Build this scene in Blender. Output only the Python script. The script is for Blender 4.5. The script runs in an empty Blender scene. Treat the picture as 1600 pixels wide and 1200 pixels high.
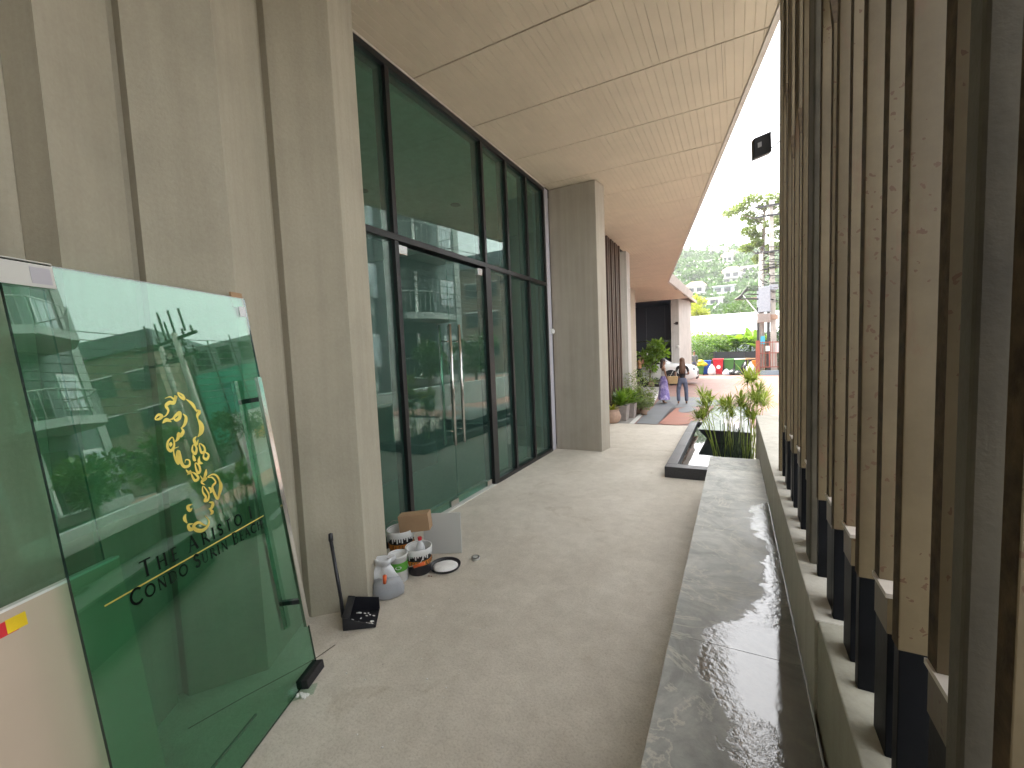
import bpy, bmesh, math, random
from math import radians as R, sin, cos, pi
from mathutils import Vector, Matrix
rnd = random.Random(7)
sc = bpy.context.scene
col = sc.collection

# ---------------------------------------------------------------- camera, sky, sun, exposure
cam_d = bpy.data.cameras.new('camera'); cam = bpy.data.objects.new('camera', cam_d); col.objects.link(cam)
cam_d.sensor_fit = 'HORIZONTAL'; cam_d.sensor_width = 36; cam_d.lens = 14.98
cam_d.clip_start = 0.02; cam_d.clip_end = 2000
YAW, PITCH, ROLL, EYE = .4847, .0725, -.0423, 1.65
fw = Vector((-sin(YAW)*cos(PITCH), cos(YAW)*cos(PITCH), -sin(PITCH)))
r0 = Vector((cos(YAW), sin(YAW), 0)); u0 = r0.cross(fw)
rt = cos(ROLL)*r0+sin(ROLL)*u0; up_ = -sin(ROLL)*r0+cos(ROLL)*u0
cam.matrix_world = Matrix(((rt.x, up_.x, -fw.x, 0), (rt.y, up_.y, -fw.y, 0), (rt.z, up_.z, -fw.z, EYE), (0, 0, 0, 1)))
sc.camera = cam
SUN_EL, SUN_AZ = R(60), R(-72)            # azimuth clockwise from +Y
w = bpy.data.worlds.new('World'); sc.world = w; w.use_nodes = True
nt = w.node_tree; nt.nodes.clear()
sky = nt.nodes.new('ShaderNodeTexSky'); sky.sky_type = 'NISHITA'; sky.sun_disc = False
sky.sun_elevation = SUN_EL; sky.sun_rotation = SUN_AZ; sky.dust_density = 4; sky.air_density = 1.0; sky.ozone_density = 1.0
hs = nt.nodes.new('ShaderNodeHueSaturation'); hs.inputs['Saturation'].default_value = .28
bg = nt.nodes.new('ShaderNodeBackground'); bg.inputs['Strength'].default_value = .15
wo = nt.nodes.new('ShaderNodeOutputWorld')
nt.links.new(sky.outputs[0], hs.inputs['Color']); wm = nt.nodes.new('ShaderNodeMix'); wm.data_type = 'RGBA'; wm.blend_type = 'MULTIPLY'; wm.inputs[0].default_value = 1; wm.inputs[7].default_value = (1.04, 1.0, .93, 1)
nt.links.new(hs.outputs[0], wm.inputs[6]); nt.links.new(wm.outputs[2], bg.inputs[0]); nt.links.new(bg.outputs[0], wo.inputs[0])
sun_d = bpy.data.lights.new('sun', 'SUN'); sun_d.energy = .5; sun_d.angle = R(40); sun_d.color = (1, .96, .9)
sun = bpy.data.objects.new('sun', sun_d); col.objects.link(sun)
sdir = Vector((sin(SUN_AZ)*cos(SUN_EL), cos(SUN_AZ)*cos(SUN_EL), sin(SUN_EL)))
sun.rotation_euler = sdir.to_track_quat('Z', 'Y').to_euler(); sun.location = (5, 10, 30)
sc.view_settings.view_transform = 'Standard'; sc.view_settings.look = 'None'
sc.view_settings.gamma = 1; sc.view_settings.use_curve_mapping = False
sc.view_settings.exposure = 3.28
try:
    sc.cycles.use_denoising = True
    sc.cycles.max_bounces = 10; sc.cycles.transparent_max_bounces = 24; sc.cycles.diffuse_bounces = 6
    sc.cycles.sample_clamp_indirect = 8
except Exception: pass

# ---------------------------------------------------------------- material helpers
MATS = {}
class NT:
    def __init__(s, name):
        s.m = bpy.data.materials.new(name); s.m.use_nodes = True; s.t = s.m.node_tree; s.t.nodes.clear()
        s.out = s.n('OutputMaterial')
        s.tc = None
    def n(s, kind, **kw):
        nd = s.t.nodes.new('ShaderNode'+kind)
        for k, v in kw.items():
            if hasattr(nd, k) and k not in ('inputs',): setattr(nd, k, v)
            else: nd.inputs[k.replace('_', ' ')].default_value = v
        return nd
    def l(s, a, b): s.t.links.new(a, b)
    def co(s, scale=(1, 1, 1), rnd_off=False):
        if not s.tc: s.tc = s.n('TexCoord')
        mp = s.n('Mapping'); mp.inputs['Scale'].default_value = scale
        s.l(s.tc.outputs['Object'], mp.inputs['Vector'])
        if rnd_off:
            oi = s.n('ObjectInfo'); vm = s.n('VectorMath', operation='MULTIPLY')
            s.l(oi.outputs['Random'], vm.inputs[0]); vm.inputs[1].default_value = (37, 19, 53)
            s.l(vm.outputs[0], mp.inputs['Location'])
        return mp.outputs[0]
    def noise(s, vec, scale, detail=4, rough=.6, dist=0):
        n = s.n('TexNoise'); n.inputs['Scale'].default_value = scale; n.inputs['Detail'].default_value = detail
        n.inputs['Roughness'].default_value = rough; n.inputs['Distortion'].default_value = dist
        s.l(vec, n.inputs['Vector']); return n.outputs['Fac']
    def ramp(s, fac, stops, interp='LINEAR'):
        r = s.n('ValToRGB'); r.color_ramp.interpolation = interp
        e = r.color_ramp.elements
        while len(e) > 1: e.remove(e[-1])
        e[0].position = stops[0][0]; e[0].color = c4(stops[0][1])
        for p, c in stops[1:]:
            x = e.new(p); x.color = c4(c)
        s.l(fac, r.inputs[0]); return r.outputs[0]
    def mix(s, fac, a, b, mode='MIX'):
        m = s.n('Mix', data_type='RGBA', blend_type=mode)
        for k, v in ((0, fac), (6, a), (7, b)):
            if isinstance(v, (int, float)): m.inputs[k].default_value = v
            elif isinstance(v, tuple): m.inputs[k].default_value = c4(v)
            else: s.l(v, m.inputs[k])
        return m.outputs[2]
    def math(s, op, a, b=0.0, clamp=False):
        m = s.n('Math', operation=op); m.use_clamp = clamp
        for k, v in ((0, a), (1, b)):
            if isinstance(v, (int, float)): m.inputs[k].default_value = v
            else: s.l(v, m.inputs[k])
        return m.outputs[0]
    def bump(s, h, strength=.3, dist=.01):
        b = s.n('Bump'); b.inputs['Strength'].default_value = strength; b.inputs['Distance'].default_value = dist
        s.l(h, b.inputs['Height']); return b.outputs[0]
    def pbr(s, color, rough=.6, metal=0, normal=None, **kw):
        p = s.n('BsdfPrincipled')
        for k, v in (('Base Color', color), ('Roughness', rough), ('Metallic', metal)):
            if isinstance(v, tuple): p.inputs[k].default_value = c4(v)
            elif isinstance(v, (int, float)): p.inputs[k].default_value = v
            else: s.l(v, p.inputs[k])
        for k, v in kw.items(): p.inputs[k.replace('_', ' ')].default_value = v
        if normal is not None: s.l(normal, p.inputs['Normal'])
        s.l(p.outputs[0], s.out.inputs[0]); return p
def c4(c): return tuple(c)+(1,) if len(c) == 3 else tuple(c)
def sc_(c, k): return tuple(x*k for x in c[:3])

def plain(name, c, rough=.5, metal=0, var=.12, scale=12, bump=0, bscale=60, rnd_off=False, spec=.5):
    s = NT(name); v = s.co(rnd_off=rnd_off); n = s.noise(v, scale, 5)
    cc = s.ramp(n, [(.3, sc_(c, 1-var)), (.7, sc_(c, 1+var))])
    rr = s.math('ADD', s.math('MULTIPLY', n, .15), rough-.07)
    nm = s.bump(s.noise(v, bscale, 3), bump, .004) if bump else None
    p = s.pbr(cc, rr, metal, nm); p.inputs['Specular IOR Level'].default_value = spec
    MATS[name] = s.m; return s.m

def mat_wall(name, c, streak=.5):
    s = NT(name); v = s.co(); v2 = s.co((9, 9, .35))
    n1 = s.noise(v, 1.3, 6, .65); n2 = s.noise(v2, 1.6, 5, .6); n3 = s.noise(v, 60, 3, .7)
    a = s.ramp(n1, [(.25, sc_(c, .84)), (.5, c), (.8, sc_(c, 1.12))])
    b = s.ramp(n2, [(.35, (.72, .70, .66)), (.6, (1, 1, 1))])
    m = s.mix(streak, a, b, 'MULTIPLY')
    m = s.mix(.35, m, s.ramp(n3, [(.3, (.82, .8, .76)), (.7, (1.05, 1.05, 1.05))]), 'MULTIPLY')
    # pin holes
    vo = s.n('TexVoronoi'); vo.inputs['Scale'].default_value = 14; s.l(v, vo.inputs['Vector'])
    hole = s.ramp(vo.outputs['Distance'], [(.0, (.55, .5, .42)), (.028, (1, 1, 1))])
    m = s.mix(.55, m, hole, 'MULTIPLY')
    h = s.math('ADD', s.math('MULTIPLY', n3, .6), s.math('MULTIPLY', n1, 1.6))
    s.pbr(m, .82, 0, s.bump(h, .35, .008)); MATS[name] = s.m; return s.m

def mat_floor():
    s = NT('washed_concrete'); v = s.co()
    n1 = s.noise(v, .7, 7, .62, .6); n2 = s.noise(v, 7, 8, .78, .3); n3 = s.noise(v, 85, 3, .7); n4 = s.noise(v, 260, 2, .5)
    c = s.ramp(n1, [(.28, (.49, .45, .385)), (.5, (.58, .54, .47)), (.72, (.66, .62, .55))])
    c = s.mix(.5, c, s.ramp(n2, [(.32, (.74, .71, .66)), (.62, (1.10, 1.09, 1.07))]), 'MULTIPLY')
    c = s.mix(.55, c, s.ramp(n3, [(.3, (.68, .64, .58)), (.5, (1, 1, 1)), (.75, (1.12, 1.12, 1.12))]), 'MULTIPLY')
    st = s.noise(s.co((1, 1, 1)), 2.3, 5, .7, 1.2)
    c = s.mix(1, c, s.ramp(st, [(.26, (.80, .77, .72)), (.40, (1, 1, 1))]), 'MULTIPLY')
    drop = s.n('TexVoronoi'); drop.inputs['Scale'].default_value = 5.5; s.l(v, drop.inputs['Vector'])
    pick = s.n('TexNoise'); pick.inputs['Scale'].default_value = 1.1; s.l(v, pick.inputs['Vector'])
    spot = s.math('MULTIPLY', s.math('LESS_THAN', drop.outputs['Distance'], .03), s.math('GREATER_THAN', pick.outputs['Fac'], .55))
    c = s.mix(s.math('MULTIPLY', spot, .6), c, (.25, .22, .19))
    s.pbr(c, .72, 0, s.bump(s.math('ADD', n3, s.math('MULTIPLY', n2, .6)), .45, .004)); MATS['floor'] = s.m

def mat_tile():
    s = NT('slate_tile_wet'); v = s.co(); g = s.n('NewGeometry'); gp = g.outputs['Position']
    n1 = s.noise(v, 2.2, 7, .65, 1.5); n2 = s.noise(v, 14, 6, .7, .6)
    dry = s.ramp(n1, [(.30, (.27, .275, .262)), (.48, (.42, .425, .405)), (.68, (.60, .60, .565))])
    dry = s.mix(.6, dry, s.ramp(n2, [(.3, (.78, .78, .77)), (.7, (1.15, 1.14, 1.1))]), 'MULTIPLY')
    # calcite veins
    vn = s.noise(gp, 1.5, 6, .6, 2.2); d = s.math('ABSOLUTE', s.math('SUBTRACT', vn, .5))
    vein = s.math('SUBTRACT', 1.0, s.math('MULTIPLY', d, 60), True)
    dry = s.mix(s.math('MULTIPLY', vein, .7), dry, (.62, .60, .52))
    # standing water: along the curb side, broken edge
    sx = s.n('SeparateXYZ'); s.l(gp, sx.inputs[0])
    edge = s.noise(gp, 5.5, 5, .6, .6); fine = s.noise(gp, 26, 4, .7)
    yn = s.math('MULTIPLY', sx.outputs['Y'], .25)
    thr = s.ramp(yn, [(y_/4, ((t_+.2)*2,)*3) for y_, t_ in ((0.0, .06), (1.0, .05), (1.35, .0), (1.62, -.11), (1.86, -.13), (2.05, .04), (2.35, .14), (2.8, .16), (3.05, .07), (3.5, .09), (3.75, .28))], 'EASE')
    thr = s.math('SUBTRACT', s.math('MULTIPLY', thr, .5), .2)
    e = s.math('SUBTRACT', sx.outputs['X'], thr)
    e = s.math('ADD', s.math('MULTIPLY', e, 2.2), s.math('MULTIPLY', s.math('SUBTRACT', edge, .5), .55))
    e = s.math('ADD', e, s.math('MULTIPLY', s.math('SUBTRACT', fine, .5), .22))
    wet = s.math('MULTIPLY', s.math('ADD', e, .02), 22, True)
    damp = s.math('MULTIPLY', s.math('ADD', e, .30), 4.5, True)
    c = s.mix(s.math('MULTIPLY', damp, .30), dry, (.085, .08, .07))
    c = s.mix(s.math('MULTIPLY', wet, .62), c, (.045, .042, .036))
    rough = s.math('SUBTRACT', .52, s.math('ADD', s.math('MULTIPLY', damp, .18), s.math('MULTIPLY', wet, .325)))
    bs = s.math('SUBTRACT', 1.0, s.math('MULTIPLY', wet, .90))
    rip = s.noise(gp, 42, 3, .6)
    ring = s.math('MULTIPLY', s.math('MULTIPLY', wet, s.math('SUBTRACT', 1.0, s.math('MULTIPLY', s.math('ADD', e, -.10), 7, True))), rip)
    h = s.math('ADD', s.math('MULTIPLY', s.math('ADD', n2, s.math('MULTIPLY', n1, .7)), bs), s.math('MULTIPLY', ring, .9))
    p = s.pbr(c, rough, 0, s.bump(h, .45, .004)); s.l(s.math('ADD', s.math('MULTIPLY', wet, .85), .15), p.inputs['Specular IOR Level']); MATS['tile'] = s.m

def mat_granite(name, c, rough=.35):
    s = NT(name); v = s.co(); n = s.noise(v, 90, 4, .8); n2 = s.noise(v, 3, 5)
    cc = s.ramp(n, [(.3, sc_(c, .6)), (.55, c), (.75, sc_(c, 1.7))])
    cc = s.mix(.5, cc, s.ramp(n2, [(.3, (.75, .75, .75)), (.7, (1.15, 1.15, 1.15))]), 'MULTIPLY')
    s.pbr(cc, s.math('ADD', s.math('MULTIPLY', n2, .3), rough-.1), 0, s.bump(n, .15, .003)); MATS[name] = s.m

def mat_glass(name, tint, base=.045, dirt_haze=.0, haze=(.5, .55, .5)):
    s = NT(name); lw = s.n('LayerWeight'); lw.inputs['Blend'].default_value = .5
    p5 = s.math('POWER', lw.outputs['Facing'], 5.0)
    f = s.math('ADD', s.math('MULTIPLY', p5, .95), base, True)
    tr = s.n('BsdfTransparent'); tr.inputs[0].default_value = c4(tint)
    gl = s.n('BsdfGlossy'); gl.inputs['Roughness'].default_value = 0.0; gl.inputs[0].default_value = (.93, 1, .97, 1)
    v = s.co(); nm = s.bump(s.noise(v, 1.1, 1, .4), .012, .05); s.l(nm, gl.inputs['Normal'])
    mx = s.n('MixShader'); s.l(f, mx.inputs[0]); s.l(tr.outputs[0], mx.inputs[1]); s.l(gl.outputs[0], mx.inputs[2])
    o = mx.outputs[0]
    if dirt_haze:
        df = s.n('BsdfDiffuse'); df.inputs[0].default_value = c4(haze)
        n1 = s.noise(v, 2.0, 6, .7, 1); n2 = s.noise(v, 45, 3, .7)
        dn = s.math('MULTIPLY', s.math('ADD', s.math('MULTIPLY', n1, .9), s.math('MULTIPLY', s.math('GREATER_THAN', n2, .72), 1.5)), dirt_haze, True)  # dirt specks plus a diffuse haze that brightens the glass by colour
        m2 = s.n('MixShader'); s.l(dn, m2.inputs[0]); s.l(o, m2.inputs[1]); s.l(df.outputs[0], m2.inputs[2]); o = m2.outputs[0]
    s.l(o, s.out.inputs[0]); MATS[name] = s.m; return s.m

def mat_slat():
    s = NT('painted_steel_brown'); v = s.co(rnd_off=True); v2 = s.co((1, 1, .18), True)
    n1 = s.noise(v, 3.0, 6, .7); n2 = s.noise(v2, 8, 5, .65)
    c = s.ramp(n1, [(.3, (.085, .062, .031)), (.5, (.118, .089, .046)), (.72, (.15, .115, .063))])
    c = s.mix(.5, c, s.ramp(n2, [(.3, (.72, .69, .65)), (.65, (1.08, 1.08, 1.08))]), 'MULTIPLY')
    vo = s.n('TexVoronoi'); vo.inputs['Scale'].default_value = 46; dn_ = s.n('TexNoise'); dn_.inputs['Scale'].default_value = 60; s.l(v, dn_.inputs['Vector']); ds_ = s.mix(.03, v, dn_.outputs['Color'], 'ADD'); s.l(ds_, vo.inputs['Vector'])
    pk = s.noise(v, 2.2, 3); sp = s.math('MULTIPLY', s.math('LESS_THAN', vo.outputs['Distance'], .21), s.math('GREATER_THAN', pk, .50))
    c = s.mix(s.math('MULTIPLY', sp, .8), c, (.075, .030, .012))
    r = s.noise(s.co((1, 1, .3), True), 14, 6, .75)
    c = s.mix(s.ramp(r, [(.56, (0, 0, 0)), (.70, (.8, .8, .8))]), c, (.12, .065, .035))
    s.pbr(c, .5, .0, s.bump(s.math('ADD', n1, n2), .25, .004)); MATS['slat'] = s.m

def mat_leaf(name, cols, trans=.35):
    s = NT(name); g = s.n('NewGeometry'); n = s.noise(g.outputs['Position'], 3.5, 4, .7)
    w_ = s.n('TexWhiteNoise', noise_dimensions='3D'); sn = s.n('VectorMath', operation='SNAP'); s.l(g.outputs['Position'], sn.inputs[0]); sn.inputs[1].default_value = (.08, .08, .08)
    s.l(sn.outputs[0], w_.inputs['Vector'])
    f = s.math('ADD', s.math('MULTIPLY', n, .8), s.math('MULTIPLY', w_.outputs['Value'], .25))
    c = s.ramp(f, [(.25, cols[0]), (.5, cols[1]), (.78, cols[2])])
    p = s.n('BsdfPrincipled'); s.l(c, p.inputs['Base Color']); p.inputs['Roughness'].default_value = .45
    tl = s.n('BsdfTranslucent'); s.l(s.mix(1, c, (1.5, 1.7, .7), 'MULTIPLY'), tl.inputs[0])
    mx = s.n('MixShader'); mx.inputs[0].default_value = trans; s.l(p.outputs[0], mx.inputs[1]); s.l(tl.outputs[0], mx.inputs[2])
    s.l(mx.outputs[0], s.out.inputs[0]); MATS[name] = s.m

mat_wall('fairface', (.405, .375, .298), .28); mat_wall('pier', (.37, .335, .28), .4); mat_wall('plinth', (.50, .48, .42), .45); mat_wall('plinth_shaded', (.33, .32, .26), .5)
plain('post_grey', (.095, .084, .062), .8, var=.35, scale=5, bump=.3)
mat_wall('paleconc', (.50, .485, .46), .5)
mat_floor(); mat_tile(); mat_slat()
mat_granite('granite', (.045, .046, .052)); mat_granite('granite_mid', (.10, .10, .108), .45)
plain('soffit', (.57, .49, .375), .7, var=.06, scale=2.2, bump=.12, bscale=40, rnd_off=True, spec=.25)
plain('soffit_void', (.07, .055, .04), .9)
plain('trim_pale', (.55, .50, .44), .6)
plain('frame', (.012, .012, .013), .35, 0, .3); plain('steelblack', (.004, .0045, .006), .5, 0, .5, 5, .1, rnd_off=True, spec=.12)
plain('shade_edge', (.066, .046, .026), .8, var=.5, scale=25, bump=.4, rnd_off=True, spec=.15)  # slat sides and notches: shade painted in as a darker rusty brown
plain('chrome', (.62, .62, .60), .16, 1, .04); plain('darkmetal', (.03, .03, .032), .4)
plain('lilac_paint', (.42, .41, .45), .5, var=.04)
mat_glass('glass_store', (.66, .86, .77), .065, .13, (.20, .35, .32))
mat_glass('glass_pane', (.49, .75, .63), .075, .014, (.30, .45, .36))
mat_glass('glass_back', (.88, .95, .91), .03, .05, (.42, .48, .42))
plain('glass_edge', (.02, .16, .11), .12, 0, .3); plain('glass_edge_dark', (.006, .03, .022), .2)
s = NT('gold_foil'); s.pbr((.80, .66, .16), .3, .75); MATS['gold'] = s.m
s = NT('black_letter_film'); p = s.pbr((.004, .006, .005), .7); p.inputs['Specular IOR Level'].default_value = .1; MATS['film'] = s.m
plain('white_paint', (.74, .74, .73), .45, var=.05); plain('offwhite', (.55, .55, .52), .55, var=.06, scale=3)
plain('tile_white', (.50, .51, .49), .3, var=.03, scale=2); plain('cardboard', (.40, .26, .15), .8, var=.1, scale=6, bump=.1)
plain('beige_board', (.52, .42, .32), .5, var=.05, scale=2); plain('board_edge', (.75, .73, .70), .5)
plain('white_plastic', (.66, .67, .66), .3, var=.05); plain('black_plastic', (.016, .017, .022), .32, var=.3)
plain('red_plastic', (.55, .02, .03), .35); plain('orange_plastic', (.75, .13, .03), .35); plain('green_label', (.10, .36, .04), .4)
plain('orange_label', (.62, .22, .03), .45); plain('yellow_print', (.80, .55, .02), .4); plain('red_print', (.60, .03, .04), .4)
plain('powder', (.82, .82, .80), .9, bump=.5, bscale=80); plain('rubber', (.018, .016, .018), .7, var=.5, scale=60, bump=.4)
plain('skin', (.36, .20, .13), .5, var=.06); plain('skin_tan', (.27, .14, .085), .5, var=.06)
plain('hair_dark', (.025, .012, .010), .45, var=.3, scale=60); plain('hair_brown', (.11, .055, .03), .45, var=.45, scale=50)
plain('cloth_white', (.68, .66, .64), .8); plain('cloth_black', (.012, .012, .014), .85); plain('cloth_denim', (.10, .115, .17), .85, var=.2)
plain('cloth_grey', (.16, .18, .18), .85, var=.4, scale=30); plain('cloth_orange', (.65, .35, .18), .8)
plain('straw', (.46, .32, .16), .8, var=.3, scale=80, bump=.5); plain('terracotta', (.33, .22, .16), .75, var=.15, scale=20, bump=.2)
plain('box_grey', (.26, .22, .20), .7, var=.1); plain('soil', (.05, .035, .025), .95, bump=.6)
plain('bark', (.16, .13, .10), .9, var=.3, scale=20, bump=.5); plain('pole_conc', (.38, .36, .33), .85, var=.15, scale=6, bump=.2)
plain('car_white', (.78, .78, .78), .18, var=.02); plain('car_glass', (.03, .035, .04), .06, var=.1); plain('car_trim', (.02, .02, .022), .5)
plain('tyre', (.02, .02, .02), .8); plain('alloy', (.45, .45, .46), .3, .8)
plain('bin_blue', (.02, .10, .50), .45); plain('bin_red', (.52, .02, .035), .45); plain('bin_green', (.07, .22, .05), .5); plain('bin_yellow', (.62, .48, .02), .45)
plain('bag_black', (.012, .012, .014), .25, bump=.8, bscale=12); plain('bag_white', (.62, .64, .66), .3, bump=.8, bscale=14); plain('bag_paleblue', (.42, .52, .62), .3, bump=.8, bscale=14)
plain('gate_orange', (.27, .075, .05), .5); plain('gate_blue', (.20, .27, .33), .5); plain('sign_blue', (.05, .38, .55), .4)
plain('dark_shutter', (.075, .083, .115), .55, var=.1); plain('transformer', (.30, .32, .36), .5)
plain('roof_white', (.60, .62, .64), .5, var=.04); plain('mesh_dark', (.03, .035, .04), .8)
plain('condo_grey', (.12, .145, .155), .7, var=.07, scale=.7); plain('condo_pale', (.27, .29, .29), .7, var=.05); plain('condo_white', (.66, .66, .65), .6)
plain('brown_render', (.20, .155, .12), .8); plain('net_green', (.05, .33, .24), .7, var=.25, scale=.7); plain('yellow_awning', (.75, .38, .06), .6)
plain('window_dark', (.02, .028, .03), .08, var=.2); plain('asphalt', (.13, .125, .12), .85, var=.15, scale=1.5, bump=.3)
plain('villa_white', (.72, .71, .69), .7, var=.04, rnd_off=True); plain('villa_roof', (.33, .20, .17), .8, var=.2, rnd_off=True); plain('villa_grey', (.42, .47, .52), .7)
plain('hillside', (.07, .10, .035), .95, var=.3, scale=.05)
plain('room_wall', (.30, .31, .29), .8, var=.05); plain('room_floor', (.22, .23, .22), .35); plain('room_ceiling', (.42, .42, .39), .8); plain('desk', (.055, .06, .06), .5)
plain('fin_brown', (.085, .055, .04), .55, var=.2, scale=6)
plain('lamp_lens', (.45, .45, .46), .2)
mat_leaf('leaf_bright', [(.08, .15, .018), (.15, .25, .035), (.25, .34, .06)])
mat_leaf('leaf_mid', [(.025, .055, .012), (.05, .095, .022), (.09, .15, .035)])
mat_leaf('leaf_olive', [(.085, .115, .045), (.16, .20, .085), (.26, .29, .14)])
mat_leaf('leaf_dark', [(.012, .028, .010), (.025, .05, .016), (.045, .08, .022)])
mat_leaf('leaf_yellow', [(.14, .17, .015), (.25, .27, .025), (.36, .34, .05)])
mat_leaf('leaf_far', [(.022, .055, .012), (.045, .10, .02), (.085, .15, .03)], .25)
mat_leaf('papyrus', [(.13, .18, .025), (.25, .31, .05), (.42, .45, .12)], .3)
# water
s = NT('pond_water'); v = s.co(); p = s.pbr((.015, .02, .018), .02, 0, s.bump(s.noise(v, 5, 2, .5), .04, .01), IOR=1.33, Specular_IOR_Level=.9); MATS['water'] = s.m
s = NT('trough_water'); v = s.co(); s.pbr(s.ramp(s.noise(s.co((6, 1, 1)), 3, 4), [(.35, (.42, .45, .45)), (.6, (.60, .62, .62))]), .05, 0, IOR=1.33); MATS['trough_water'] = s.m
# paving
def mat_paving():
    s = NT('stamped_paving'); v = s.co(); n1 = s.noise(v, .8, 6, .65, .8); n2 = s.noise(v, 9, 5, .7)
    br = s.n('TexBrick'); br.inputs['Scale'].default_value = 3.2; br.inputs['Mortar Size'].default_value = .012
    br.inputs['Color1'].default_value = (.24, .12, .095, 1); br.inputs['Color2'].default_value = (.30, .165, .135, 1); br.inputs['Mortar'].default_value = (.22, .16, .14, 1)
    s.l(v, br.inputs['Vector'])
    c = s.mix(.7, br.outputs[0], s.ramp(n1, [(.3, (.75, .72, .72)), (.6, (1.05, 1.02, 1)), (.8, (1.2, 1.25, 1.25))]), 'MULTIPLY')
    c = s.mix(.5, c, s.ramp(n2, [(.3, (.8, .8, .8)), (.7, (1.15, 1.15, 1.15))]), 'MULTIPLY')
    s.pbr(c, .6, 0, s.bump(br.outputs['Fac'], .2, .004)); MATS['paving'] = s.m
mat_paving()
plain('paving_grey', (.17, .18, .19), .6, var=.12, scale=2, bump=.1); plain('paving_salmon', (.36, .14, .09), .6, var=.12, scale=2, bump=.1)
plain('walk_conc', (.30, .285, .26), .7, var=.1, scale=1.3, bump=.2); plain('line_white', (.6, .59, .56), .6, var=.1)

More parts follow.
